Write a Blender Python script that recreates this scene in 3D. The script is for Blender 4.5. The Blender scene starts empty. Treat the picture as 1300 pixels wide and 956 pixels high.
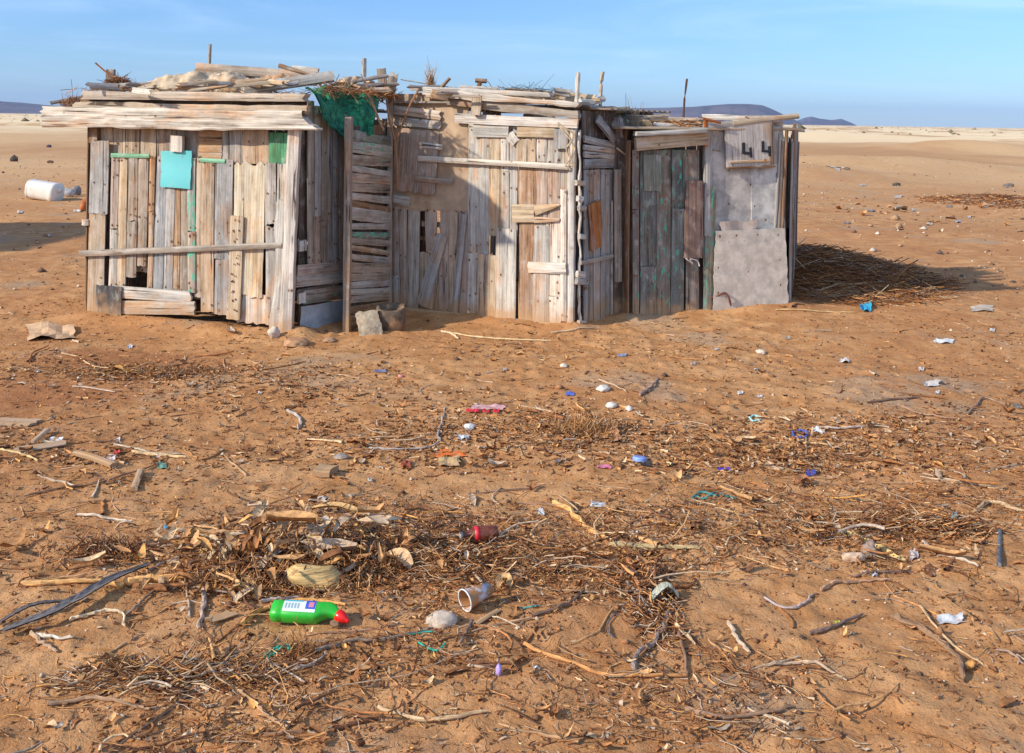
import bpy, math, random
import numpy as np
from mathutils import Vector, Matrix
random.seed(7); RNG = np.random.default_rng(7)
R = math.radians
sc = bpy.context.scene
COL = sc.collection
V = Vector

# ---------------------------------------------------------------- camera
FPX = 1264.0; CX, CY = 650.0, 153.0
EYE = V((0, 0, 1.6)); PITCH = 0.0; ROLL = R(0.84)
Fw = V((0, math.cos(PITCH), -math.sin(PITCH)))
R0 = V((1, 0, 0)); U0 = V((0, math.sin(PITCH), math.cos(PITCH)))
Rt = R0*math.cos(ROLL) + U0*math.sin(ROLL)
Up = U0*math.cos(ROLL) - R0*math.sin(ROLL)
cam_d = bpy.data.cameras.new('camera'); cam = bpy.data.objects.new('camera', cam_d); COL.objects.link(cam)
cam_d.sensor_width = 36; cam_d.lens = 36*FPX/1300; cam_d.shift_y = -(478-CY)/1300
cam_d.clip_end = 60000; cam_d.clip_start = .05
cam.matrix_world = Matrix(((Rt.x, Up.x, -Fw.x, EYE.x), (Rt.y, Up.y, -Fw.y, EYE.y), (Rt.z, Up.z, -Fw.z, EYE.z), (0, 0, 0, 1)))
sc.camera = cam

def ray(px, py): return Fw + Rt*((px-CX)/FPX) - Up*((py-CY)/FPX)
def at(px, py, Y):
    r = ray(px, py); return EYE + r*(Y/r.y)

# ---------------------------------------------------------------- noise
def _h(i, j, s):
    n = (i.astype(np.int64)*374761393 + j.astype(np.int64)*668265263 + s*974711) & 0xFFFFFFFF
    n = ((n ^ (n >> 13))*1274126177) & 0xFFFFFFFF
    n = (n ^ (n >> 16)) & 0xFFFFFFFF
    return n/4294967295.0
def vn(x, y, s=0):
    x = np.asarray(x, float); y = np.asarray(y, float)
    i = np.floor(x); j = np.floor(y); u = x-i; v = y-j
    u = u*u*u*(u*(u*6-15)+10); v = v*v*v*(v*(v*6-15)+10)
    a = _h(i, j, s); b = _h(i+1, j, s); c = _h(i, j+1, s); d = _h(i+1, j+1, s)
    return (a*(1-u)+b*u)*(1-v)+(c*(1-u)+d*u)*v
def fbm(x, y, s=0, o=4):
    t = 0; a = .5
    for k in range(o):
        t = t + a*(vn(x*2**k + 17*k, y*2**k - 9*k, s+k)-.5); a *= .5
    return t
def sst(a, b, x):
    t = np.clip((x-a)/(b-a), 0, 1); return t*t*(3-2*t)

DRIFT = []      # wall base lines that sand has drifted against
def gh(x, y, fine=True):
    x = np.asarray(x, float); y = np.asarray(y, float)
    d = np.hypot(x, y)
    z = .045*sst(.9, 2.4, x)*sst(6.3, 8.3, y)*(1-sst(13, 24, y))
    z = z + .10*fbm(x*.45, y*.45, 3, 3)*sst(2, 5, d)*(1-sst(7.2, 8, y)*(1-sst(11, 14, y)))
    z = z + .05*fbm(x*1.3, y*1.3, 5, 3)
    # low dunes further out
    far = sst(26, 60, d)
    z = z + far*(.75*np.maximum(0, fbm(x*.035, y*.05, 11, 4)+.12)*3.0*sst(26, 90, d) - .25)
    z = z + .55*np.exp(-(((x-13.0)/6.5)**2 + ((y-37)/3.5)**2)) + .35*np.exp(-(((x-8.5)/3.0)**2 + ((y-31)/2.0)**2))
    z = z + .9*np.exp(-(((x-28)/5)**2 + ((y-62)/4)**2))
    # brush mound beside the right hut, spoil hump far right
    z = z + .20*np.exp(-(((x-3.05)/.95)**2 + ((y-10.1)/1.15)**2))
    z = z + .14*np.exp(-(((x-10.0)/1.6)**2 + ((y-20.5)/1.6)**2))
    if fine:
        m = 1-sst(14, 40, d)
        a = fbm(x*7, y*7, 21, 3); b = fbm(x*22, y*22, 31, 3)
        tramp = .5+1.0*vn(x*.8, y*.8, 41)
        z = z + m*tramp*((.026*a*(1-.55*sst(3.5, 6, d)) + .014*b*(1-.4*sst(4, 7, d))) + .009*np.maximum(0, vn(x*13, y*13, 51)-.62)*2.6)
        z = z + m*.006*(vn(x*55, y*55, 61)-.5)*(1-sst(5, 8, d))
        for (ax, ay, bx, by, hh, wd) in DRIFT:
            t = np.clip(((x-ax)*(bx-ax)+(y-ay)*(by-ay))/((bx-ax)**2+(by-ay)**2), 0, 1)
            q = np.hypot(x-ax-t*(bx-ax), y-ay-t*(by-ay))
            z = z + hh*np.exp(-(q/wd)**2)*(.5+vn(x*4, y*4, 71))
    return z
def G(x, y, fine=True): return float(gh(np.array([x]), np.array([y]), fine)[0])
def gp(px, py, fine=False):
    r = ray(px, py); t = 1.6/-r.z
    for k in range(7):
        p = EYE + r*t; z = G(p.x, p.y, False); t += .85*((p.z-z)/-r.z)
    return EYE + r*t

# ---------------------------------------------------------------- object helpers
def tag(o, label=None, cat=None, group=None, kind=None):
    if label: o['label'] = label
    if cat: o['category'] = cat
    if group: o['group'] = group
    if kind: o['kind'] = kind
    return o
def thing(name, loc, label, cat, group=None):
    o = bpy.data.objects.new(name, None); COL.objects.link(o); o.location = loc; o.empty_display_size = .2
    return tag(o, label, cat, group)

def mesh_np(name, verts, faces4, tint=None, uv=None, faces3=None, smooth=False):
    me = bpy.data.meshes.new(name)
    nv = len(verts); nq = len(faces4) if faces4 is not None else 0; nt = len(faces3) if faces3 is not None else 0
    me.vertices.add(nv); me.vertices.foreach_set('co', np.asarray(verts, np.float32).ravel())
    li = []; ls = []; s = 0
    if nq: li.append(np.asarray(faces4, np.int32).ravel()); ls.append(np.arange(nq)*4); s = nq*4
    if nt: li.append(np.asarray(faces3, np.int32).ravel()); ls.append(s+np.arange(nt)*3); s += nt*3
    li = np.concatenate(li); ls = np.concatenate(ls).astype(np.int32)
    me.loops.add(len(li)); me.loops.foreach_set('vertex_index', li)
    me.polygons.add(len(ls)); me.polygons.foreach_set('loop_start', ls)
    if tint is not None:
        a = me.color_attributes.new('tint', 'FLOAT_COLOR', 'POINT')
        t = np.ones((nv, 4), np.float32); tt = np.asarray(tint, np.float32); t[:, :tt.shape[1]] = tt
        a.data.foreach_set('color', t.ravel())
    if uv is not None:
        l = me.uv_layers.new(name='UVMap'); l.data.foreach_set('uv', np.asarray(uv, np.float32)[li].ravel())
    me.update(calc_edges=True); me.validate()
    if smooth: me.polygons.foreach_set('use_smooth', np.ones(len(ls), bool))
    return me
def link(name, me, m, parent=None):
    me.materials.append(m); o = bpy.data.objects.new(name, me); COL.objects.link(o)
    if parent is not None: o.parent = parent
    return o

class MB:
    def __init__(s): s.v = []; s.f = []; s.t = []; s.uv = []
    def add(s, vs, fs, tint=(1, 1, 1, 0), uvs=None):
        b = len(s.v); s.v += [tuple(v) for v in vs]; s.f += [tuple(i+b for i in f) for f in fs]
        tint = tuple(tint)+((0,) if len(tint) == 3 else ())
        s.t += [tint]*len(vs); s.uv += (uvs if uvs else [(v[0]+v[1], v[2]) for v in vs])
    def build(s, name, m, parent=None, smooth=False, base=None):
        """base: world point used as origin (for top level meshes)"""
        off = V((0, 0, 0))
        if parent is not None:
            p = parent
            while p is not None: off += p.location; p = p.parent
        elif base is not None: off = V(base)
        else:
            a = np.array(s.v); off = V((float(a[:, 0].mean()), float(a[:, 1].mean()), float(a[:, 2].min())))
        me = bpy.data.meshes.new(name)
        me.from_pydata([(v[0]-off.x, v[1]-off.y, v[2]-off.z) for v in s.v], [], s.f)
        a = me.color_attributes.new('tint', 'FLOAT_COLOR', 'POINT')
        a.data.foreach_set('color', np.array(s.t, np.float32).ravel())
        l = me.uv_layers.new(name='UVMap')
        idx = np.empty(len(me.loops), np.int32); me.loops.foreach_get('vertex_index', idx)
        l.data.foreach_set('uv', np.array(s.uv, np.float32)[idx].ravel())
        me.update()
        if smooth: me.polygons.foreach_set('use_smooth', np.ones(len(me.polygons), bool))
        o = link(name, me, m, parent)
        if parent is None: o.location = off
        return o

TONE = dict(
    pale=(.49, .455, .395), white=(.60, .56, .50), grey=(.40, .375, .34), blue=(.33, .33, .325), tan=(.47, .36, .25),
    orange=(.47, .30, .17), pink=(.41, .325, .265), brown=(.27, .16, .09), dark=(.13, .10, .08), sand=(.50, .38, .25),
    gbrown=(.34, .28, .22), char=(.075, .07, .068), beige=(.47, .35, .24), rust=(.36, .12, .035), greeng=(.22, .23, .19),
    dgreen=(.10, .12, .10), straw=(.50, .33, .15), bark=(.22, .14, .09), cane=(.62, .34, .12))
def tone(n, j=.08):
    c = TONE[n] if isinstance(n, str) else n
    k = 1+random.uniform(-j, j); w = random.uniform(-j, j)*.5
    return (c[0]*k*(1+w), c[1]*k, c[2]*k*(1-w))

def plank(mb, p0, p1, w, t, n, tn, paint=0., rag=.006, warp=.006, w1=None, erode=0., K=None, wob=.02, cut0=0, cut1=0):
    p0 = V(p0); p1 = V(p1); ax = p1-p0; L = ax.length
    if L < 1e-4: return
    ax /= L; n = V(n); n = (n-ax*n.dot(ax)).normalized(); sd = ax.cross(n).normalized()
    w1 = w if w1 is None else w1
    K = K or max(3, min(10, int(max(w, w1)/.022)))
    N = max(2, min(70, int(L/(.05 if not erode else .025))))
    tc = tone(tn); so = random.uniform(0, 900); sv = random.uniform(0, 900)
    bow = random.uniform(-1, 1)*warp; cup = random.uniform(-.3, 1)*.0025
    r0 = [random.uniform(-rag, rag*.3) for _ in range(K+1)]; r1 = [random.uniform(-rag, rag*.3) for _ in range(K+1)]
    sN = random.randint(0, 9999); vs = []; uvs = []
    X = np.linspace(0, 1, N+1)
    el = (vn(X*L*9, X*0+sv, sN)-.5)*wob*w; er = (vn(X*L*9, X*0+sv+40, sN+1)-.5)*wob*w
    el += (vn(X*L*2, X*0+sv, sN+5)-.5)*wob*1.6*w; er += (vn(X*L*2, X*0+sv+40, sN+6)-.5)*wob*1.6*w
    if erode:
        eg = vn((X*L*6+so)[:, None]+np.zeros((1, K+1)), (np.arange(K+1)*.55+sv)[None, :]+np.zeros((N+1, 1)), sN+2)
    ch = min(.004, t*.25, w*.12)
    for i, x in enumerate(X):
        ww = w*(1-x)+w1*x; a0 = -ww/2+el[i]; a1 = ww/2+er[i]
        bz = bow*math.sin(math.pi*x)
        for side in (1, 0):
            for jj in range(K+1):
                j = jj if side else K-jj
                u = j/K; a = a0+(a1-a0)*u
                e = 0
                if i == 0: e = -r0[j]+cut0*(u-.5)*ww
                if i == N: e = r1[j]+cut1*(u-.5)*ww
                q = t/2 if side else -t/2
                if jj in (0, K): q *= (1-2*ch/t)
                if side: q += cup*math.sin(math.pi*u)
                if erode and side: q -= erode*max(0, eg[i][j]-.35)*1.6
                if i in (0, N) and jj not in (0, K): q *= .96
                P = p0+ax*(x*L+e)+sd*a+n*(q+bz)
                vs.append(P); uvs.append((so+x*L+e, sv+a+(0 if side else 3)+(q if jj in (0, K) else 0)))
    M = 2*(K+1); fs = []
    for i in range(N):
        for k in range(M):
            k2 = (k+1) % M
            fs.append((i*M+k, (i+1)*M+k, (i+1)*M+k2, i*M+k2))
    for k in range(K):
        a, b = k, k+1; c, d = M-1-k-1, M-1-k
        fs.append((a, b, c, d)); o = N*M; fs.append((o+b, o+a, o+d, o+c))
    mb.add(vs, fs, tc+(paint,), uvs)

def tube(mb, pts, rad, tn, sides=7, rough=.0, cap=True, paint=0):
    pts = [V(p) for p in pts]; n = len(pts)
    if not hasattr(rad, '__len__'): rad = [rad]*n
    vs = []; uvs = []; fs = []; tc = tone(tn); so = random.uniform(0, 900); L = 0
    up = V((0, 0, 1)); 
    for i, p in enumerate(pts):
        d = (pts[min(i+1, n-1)]-pts[max(i-1, 0)]).normalized()
        a = d.cross(up); 
        if a.length < .1: a = d.cross(V((1, 0, 0)))
        a.normalize(); b = d.cross(a).normalized()
        if i: L += (p-pts[i-1]).length
        for k in range(sides):
            th = 2*math.pi*k/sides; r = rad[i]*(1+random.uniform(-rough, rough))
            vs.append(p+a*math.cos(th)*r+b*math.sin(th)*r); uvs.append((so+L, so+th*rad[i]))
    for i in range(n-1):
        for k in range(sides):
            k2 = (k+1) % sides; fs.append((i*sides+k, i*sides+k2, (i+1)*sides+k2, (i+1)*sides+k))
    if cap: fs.append(tuple(range(sides))[::-1]); fs.append(tuple((n-1)*sides+k for k in range(sides)))
    mb.add(vs, fs, tc+(paint,), uvs)

def sheet(mb, corners, nx, ny, t, disp, tn, edge=0.0, paint=0, seed=None, jag=0.):
    """bent sheet with thickness; corners p00,p10,p11,p01; disp(u,v)->offset vector"""
    a, b, c, d = [V(q) for q in corners]; nn = (b-a).cross(d-a).normalized()
    tc = tone(tn); so = random.uniform(0, 500); sd_ = seed if seed is not None else random.randint(0, 9999)
    top = []; uvs = []
    W_ = (b-a).length; H_ = (d-a).length
    for j in range(ny+1):
        for i in range(nx+1):
            u = i/nx; v = j/ny
            if edge:
                if j in (0, ny): v += (float(vn(np.array([i*.37]), np.array([j+.5]), sd_)[0])-.5)*edge
                if i in (0, nx): u += (float(vn(np.array([j*.9]), np.array([i+.5]), sd_+3)[0])-.5)*edge
            if jag:
                if j in (0, ny): v += random.uniform(-jag, jag)
                if i in (0, nx): u += random.uniform(-jag, jag)
            P = (a*(1-u)+b*u)*(1-v)+(d*(1-u)+c*u)*v+disp(u, v)
            top.append(P); uvs.append((so+v*H_, so+u*W_))
    m = len(top); vs = top+[p-nn*t for p in top]; uvs = uvs+[(q[0]+5, q[1]) for q in uvs]; fs = []
    I = lambda i, j: j*(nx+1)+i
    for j in range(ny):
        for i in range(nx):
            q = (I(i, j), I(i+1, j), I(i+1, j+1), I(i, j+1)); fs.append(q); fs.append(tuple(m+k for k in q[::-1]))
    rim = [I(i, 0) for i in range(nx)]+[I(nx, j) for j in range(ny)]+[I(i, ny) for i in range(nx, 0, -1)]+[I(0, j) for j in range(ny, 0, -1)]
    for k in range(len(rim)):
        p, q = rim[k], rim[(k+1) % len(rim)]; fs.append((p, m+p, m+q, q))
    mb.add(vs, fs, tc+(paint,), uvs)

def rock(mb, c, r, tn, seed=0, sub=3, amp=.25, flat=1.0):
    import bmesh
    bm = bmesh.new(); bmesh.ops.create_icosphere(bm, subdivisions=sub, radius=1)
    from mathutils import noise
    vs = []
    for v in bm.verts:
        q = v.co.copy(); k = 1+amp*noise.noise(q*1.3+V((seed*7.1, 0, 0)))+amp*.4*noise.noise(q*3.7+V((seed, 3, 0)))
        q = q*k; vs.append(V((c[0]+q.x*r[0], c[1]+q.y*r[1], c[2]+q.z*r[2]*flat)))
    fs = [tuple(v.index for v in f.verts) for f in bm.faces]; bm.free()
    mb.add(vs, fs, tone(tn))

# ---------------------------------------------------------------- materials
class NT:
    def __init__(s, name):
        s.m = bpy.data.materials.new(name); s.m.use_nodes = True; s.t = s.m.node_tree; s.b = s.t.nodes['Principled BSDF']
    def n(s, typ, **k):
        o = s.t.nodes.new(typ)
        for a, b in k.items(): setattr(o, a, b)
        return o
    def l(s, a, b): s.t.links.new(a, b)
    def math(s, op, a, b=None, c=None, clamp=False):
        o = s.n('ShaderNodeMath', operation=op, use_clamp=clamp)
        for i, q in enumerate((a, b, c)):
            if q is None: continue
            if isinstance(q, (int, float)): o.inputs[i].default_value = q
            else: s.l(q, o.inputs[i])
        return o.outputs[0]
    def mix(s, f, a, b, typ='MIX'):
        o = s.n('ShaderNodeMix', data_type='RGBA', blend_type=typ)
        for i, q in ((0, f), (6, a), (7, b)):
            if isinstance(q, (int, float)): o.inputs[i].default_value = q
            elif isinstance(q, tuple): o.inputs[i].default_value = q+(1,) if len(q) == 3 else q
            else: s.l(q, o.inputs[i])
        return o.outputs[2]
    def noise(s, vec, scale, detail=4, rough=.55, dist=0):
        o = s.n('ShaderNodeTexNoise'); o.inputs['Scale'].default_value = scale; o.inputs['Detail'].default_value = detail
        o.inputs['Roughness'].default_value = rough; o.inputs['Distortion'].default_value = dist
        if vec is not None: s.l(vec, o.inputs['Vector'])
        return o.outputs['Fac']
    def ramp(s, f, a, b, v0=0., v1=1.):
        o = s.n('ShaderNodeMapRange'); o.interpolation_type = 'SMOOTHSTEP'
        s.l(f, o.inputs[0]); o.inputs[1].default_value = a; o.inputs[2].default_value = b
        o.inputs[3].default_value = v0; o.inputs[4].default_value = v1
        return o.outputs[0]
    def map(s, vec, sc=(1, 1, 1), loc=(0, 0, 0)):
        o = s.n('ShaderNodeMapping'); o.inputs['Scale'].default_value = sc; o.inputs['Location'].default_value = loc
        s.l(vec, o.inputs['Vector']); return o.outputs[0]
    def bump(s, h, st=.5, d=.01):
        o = s.n('ShaderNodeBump'); o.inputs['Strength'].default_value = st; o.inputs['Distance'].default_value = d
        s.l(h, o.inputs['Height']); s.l(o.outputs[0], s.b.inputs['Normal'])
    def set(s, **k):
        for a, b in k.items():
            i = s.b.inputs[a.replace('_', ' ')]
            if hasattr(b, 'links') or hasattr(b, 'is_linked'): s.l(b, i)
            else: i.default_value = b+(1,) if isinstance(b, tuple) and len(b) == 3 else b

def wood_mat(name, paintcol=(.10, .42, .28), mottled=0.):
    t = NT(name); uv = t.n('ShaderNodeUVMap').outputs[0]
    at_ = t.n('ShaderNodeAttribute', attribute_name='tint'); tint = at_.outputs['Color']; pa = at_.outputs['Alpha']
    g1 = t.noise(t.map(uv, (2.2, 95, 1)), 1, 5, .65, .4)
    g2 = t.noise(t.map(uv, (.9, 22, 1)), 1, 4, .6, .8)
    g3 = t.noise(t.map(uv, (3, 5, 1)), 1, 5, .6)
    crack = t.ramp(t.noise(t.map(uv, (1.6, 48, 1), (3, 9, 0)), 1, 3, .55, .3), .62, .70)
    fleck = t.ramp(t.noise(t.map(uv, (14, 130, 1), (1, 4, 0)), 1, 3, .6), .60, .72)
    k = t.math('ADD', t.math('MULTIPLY', g1, .75), t.math('MULTIPLY', g2, .65))
    k = t.math('ADD', k, t.math('MULTIPLY', g3, .45)); k = t.math('SUBTRACT', k, .0)
    f = t.ramp(k, .60, 1.22, .44, 1.36)
    kc = t.n('ShaderNodeCombineColor'); 
    for i in range(3): t.l(f, kc.inputs[i])
    col = t.mix(1., tint, kc.outputs[0], 'MULTIPLY')
    # weathering: silver patches, rusty orange stains
    st = t.ramp(t.noise(t.map(uv, (2.2, 6, 1), (7, 1, 0)), 1, 4, .6), .50, .68)
    col = t.mix(t.math('MULTIPLY', st, .7), col, t.mix(1., col, (1.12, .74, .48), 'MULTIPLY'))
    si = t.ramp(t.noise(t.map(uv, (1.5, 9, 1), (2, 31, 0)), 1, 4, .6), .52, .72)
    col = t.mix(t.math('MULTIPLY', si, .35), col, (.46, .45, .43))
    col = t.mix(t.math('MULTIPLY', crack, .85), col, (.035, .022, .015))
    col = t.mix(t.math('MULTIPLY', fleck, .45), col, (.10, .065, .045))
    # nail heads with rust halo
    vo = t.n('ShaderNodeTexVoronoi'); vo.inputs['Scale'].default_value = 1; vo.inputs['Randomness'].default_value = .9
    t.l(t.map(uv, (9, 13, 1)), vo.inputs['Vector'])
    halo = t.ramp(vo.outputs['Distance'], .05, .20, 1, 0); nail = t.ramp(vo.outputs['Distance'], .045, .07, 1, 0)
    sel = t.ramp(vo.outputs['Color'], .35, .4)
    col = t.mix(t.math('MULTIPLY', t.math('MULTIPLY', halo, sel), .55), col, (.22, .085, .03))
    col = t.mix(t.math('MULTIPLY', t.math('MULTIPLY', nail, sel), .9), col, (.03, .02, .015))
    # pits, bruises and dark worm holes that do not follow the grain
    pit = t.ramp(t.noise(t.map(uv, (26, 60, 1), (4, 4, 0)), 1, 5, .7), .62, .70); col = t.mix(t.math('MULTIPLY', pit, .55), col, (.16, .09, .05))
    br = t.noise(t.map(uv, (7, 14, 1), (6, 2, 0)), 1, 6, .7); col = t.mix(t.ramp(br, .50, .66, 0, .45), col, t.mix(1., col, (.62, .52, .44), 'MULTIPLY')); col = t.mix(t.ramp(br, .48, .34, 0, .35), col, (.60, .57, .52))
    # old paint flakes
    pn = t.noise(t.map(uv, (9, 30, 1), (5, 5, 0)), 1, 5, .7)
    pm = t.ramp(t.math('ADD', pn, t.math('MULTIPLY', pa, .55)), .70, .76)
    col = t.mix(t.math('MULTIPLY', pm, t.ramp(pa, .01, .15)), col, paintcol)
    if mottled:
        mo = t.noise(t.map(uv, (5, 5, 1), (8, 2, 0)), 1, 6, .7)
        col = t.mix(t.ramp(mo, .46, .60, 0, mottled), col, (.24, .23, .22)); col = t.mix(t.ramp(mo, .50, .38, 0, mottled), col, (.58, .53, .46))
    # blown sand caught in the lowest hand-breadth
    geo = t.n('ShaderNodeNewGeometry'); sx = t.n('ShaderNodeSeparateXYZ'); t.l(geo.outputs['Position'], sx.inputs[0])
    zz = t.math('ADD', sx.outputs[2], t.math('MULTIPLY', t.noise(geo.outputs['Position'], 9, 3), -.35))
    col = t.mix(t.ramp(zz, -.16, .05, .75, 0), col, (.46, .27, .13))
    h = t.math('SUBTRACT', t.math('ADD', t.math('MULTIPLY', g1, .6), t.math('MULTIPLY', g2, .5)), t.math('MULTIPLY', crack, 1.0))
    t.bump(h, .8, .006); t.set(Base_Color=col, Roughness=.88)
    t.b.inputs['Specular IOR Level'].default_value = .2
    return t.m
def tint_mat(name, sc_=30, amp=.5, rough=.85, bump=.004, spec=.25, col2=None, grain=None, amt=.85):
    t = NT(name); at_ = t.n('ShaderNodeAttribute', attribute_name='tint'); co = t.n('ShaderNodeTexCoord').outputs['Object']
    if grain: co = t.map(t.n('ShaderNodeUVMap').outputs[0], grain)
    nz = t.noise(co, sc_, 5, .65); f = t.ramp(nz, .3, .7, 1-amp, 1+amp)
    kc = t.n('ShaderNodeCombineColor')
    for i in range(3): t.l(f, kc.inputs[i])
    col = t.mix(1., at_.outputs['Color'], kc.outputs[0], 'MULTIPLY')
    if col2: col = t.mix(t.ramp(t.noise(co, sc_*.35, 5, .7), .50, .62, 0, amt), col, col2)
    t.bump(nz, .7, bump); t.set(Base_Color=col, Roughness=rough); t.b.inputs['Specular IOR Level'].default_value = spec
    return t.m
def plastic(name, c, rough=.35, dirt=.25, dcol=(.35, .2, .1), sc_=40, trans=0.):
    t = NT(name); co = t.n('ShaderNodeTexCoord').outputs['Object']
    nz = t.ramp(t.noise(co, sc_, 5, .7), .45, .75, 0, dirt)
    t.set(Base_Color=t.mix(nz, c, dcol), Roughness=t.math('ADD', t.math('MULTIPLY', nz, .8), rough))
    t.b.inputs['Transmission Weight'].default_value = trans
    return t.m

WOOD = wood_mat('weathered_wood'); PLY = wood_mat('mottled_plywood', mottled=.6)
LIT = tint_mat('dry_plant', 60, .35, .8, .001); BARK = tint_mat('stick_bark', 1, .62, .8, .0015, grain=(14, 160, 1))
CLOTH = tint_mat('dusty_cloth', 14, .3, .95, .006, .05, (.42, .27, .15))
STONE = tint_mat('stone', 18, .35, .95, .006, .1, (.40, .24, .13))
CARD = tint_mat('hardboard', 9, .16, .9, .002, .1, (.36, .24, .15))
METAL = tint_mat('rusty_sheet', 12, .2, .8, .002, .2, (.44, .36, .28), amt=.35)
RUST = tint_mat('rust', 40, .4, .85, .002, .3)
BARN = tint_mat('paper_scrap', 40, .1, .7, .001, .2)

# ---------------------------------------------------------------- world, sun
SUN_EL = R(29); AZ = R(26)                       # shadows run to +x and away
sdir = V((-math.cos(AZ)*math.cos(SUN_EL), -math.sin(AZ)*math.cos(SUN_EL), math.sin(SUN_EL)))
w = bpy.data.worlds.new('World'); sc.world = w; w.use_nodes = True; nt = w.node_tree
bg = nt.nodes['Background']; sky = nt.nodes.new('ShaderNodeTexSky'); sky.sky_type = 'NISHITA'; sky.sun_disc = False
sky.sun_elevation = SUN_EL; sky.sun_rotation = math.atan2(sdir.x, sdir.y) % (2*math.pi)
sky.air_density = 1.0; sky.dust_density = .05; sky.ozone_density = 4.0; sky.altitude = 0
# thin streaky cirrus, plus brighter unseen cloud added behind the camera for fill
tc_ = nt.nodes.new('ShaderNodeTexCoord'); mp = nt.nodes.new('ShaderNodeMapping'); mp.inputs['Scale'].default_value = (1.6, 1.6, 16); mp.inputs['Rotation'].default_value = (0, R(5), 0)
nz = nt.nodes.new('ShaderNodeTexNoise'); nz.inputs['Scale'].default_value = 1.6; nz.inputs['Detail'].default_value = 6; nz.inputs['Roughness'].default_value = .6; nz.inputs['Distortion'].default_value = .6
mr = nt.nodes.new('ShaderNodeMapRange'); mr.interpolation_type = 'SMOOTHSTEP'; mr.inputs[1].default_value = .42; mr.inputs[2].default_value = .8; mr.inputs[3].default_value = 0; mr.inputs[4].default_value = .26
mx = nt.nodes.new('ShaderNodeMix'); mx.data_type = 'RGBA'; mx.inputs[7].default_value = (10.5, 10.0, 9.6, 1)
nt.links.new(tc_.outputs['Generated'], mp.inputs['Vector']); nt.links.new(mp.outputs[0], nz.inputs['Vector'])
nt.links.new(nz.outputs['Fac'], mr.inputs[0]); sp_ = nt.nodes.new('ShaderNodeSeparateXYZ'); nt.links.new(tc_.outputs['Generated'], sp_.inputs[0])
fill_cloud = nt.nodes.new('ShaderNodeMapRange'); fill_cloud.interpolation_type = 'SMOOTHSTEP'; fill_cloud.inputs[1].default_value = .25; fill_cloud.inputs[2].default_value = -.45; fill_cloud.inputs[3].default_value = 0; fill_cloud.inputs[4].default_value = .8  # added fill: cloud thickens behind the camera to lift the shaded fronts
nt.links.new(sp_.outputs[1], fill_cloud.inputs[0]); n3_ = nt.nodes.new('ShaderNodeTexNoise'); n3_.inputs['Scale'].default_value = 3; n3_.inputs['Detail'].default_value = 5; nt.links.new(tc_.outputs['Generated'], n3_.inputs['Vector'])
ma_ = nt.nodes.new('ShaderNodeMath'); ma_.operation = 'MULTIPLY_ADD'; nt.links.new(n3_.outputs['Fac'], ma_.inputs[0]); nt.links.new(fill_cloud.outputs[0], ma_.inputs[1]); nt.links.new(mr.outputs[0], ma_.inputs[2])
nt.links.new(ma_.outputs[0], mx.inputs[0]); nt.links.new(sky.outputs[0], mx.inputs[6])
ty = nt.nodes.new('ShaderNodeMix'); ty.data_type = 'RGBA'; ty.blend_type = 'MULTIPLY'; ty.inputs[0].default_value = 1; ty.inputs[7].default_value = (.55, .68, .87, 1)
hz_ = nt.nodes.new('ShaderNodeMapRange'); hz_.inputs[1].default_value = 0; hz_.inputs[2].default_value = .16
th_ = nt.nodes.new('ShaderNodeMix'); th_.data_type = 'RGBA'; th_.inputs[6].default_value = (.42, .56, .80, 1); th_.inputs[7].default_value = (.51, .64, .83, 1)
nt.links.new(sp_.outputs[2], hz_.inputs[0]); nt.links.new(hz_.outputs[0], th_.inputs[0]); nt.links.new(th_.outputs[2], ty.inputs[7])
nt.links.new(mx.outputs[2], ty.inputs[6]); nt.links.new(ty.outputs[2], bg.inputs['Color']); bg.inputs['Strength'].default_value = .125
sl = bpy.data.lights.new('sun', 'SUN'); sl.energy = 3.35; sl.angle = R(1.2); sl.color = (1, .89, .74)
so_ = bpy.data.objects.new('sun', sl); COL.objects.link(so_); so_.rotation_euler = sdir.to_track_quat('Z', 'Y').to_euler()
so_.location = (-20, -10, 15)
vs_ = sc.view_settings; vs_.view_transform = 'Standard'; vs_.look = 'None'; vs_.exposure = 0.78; vs_.gamma = 1; vs_.use_curve_mapping = False

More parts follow.
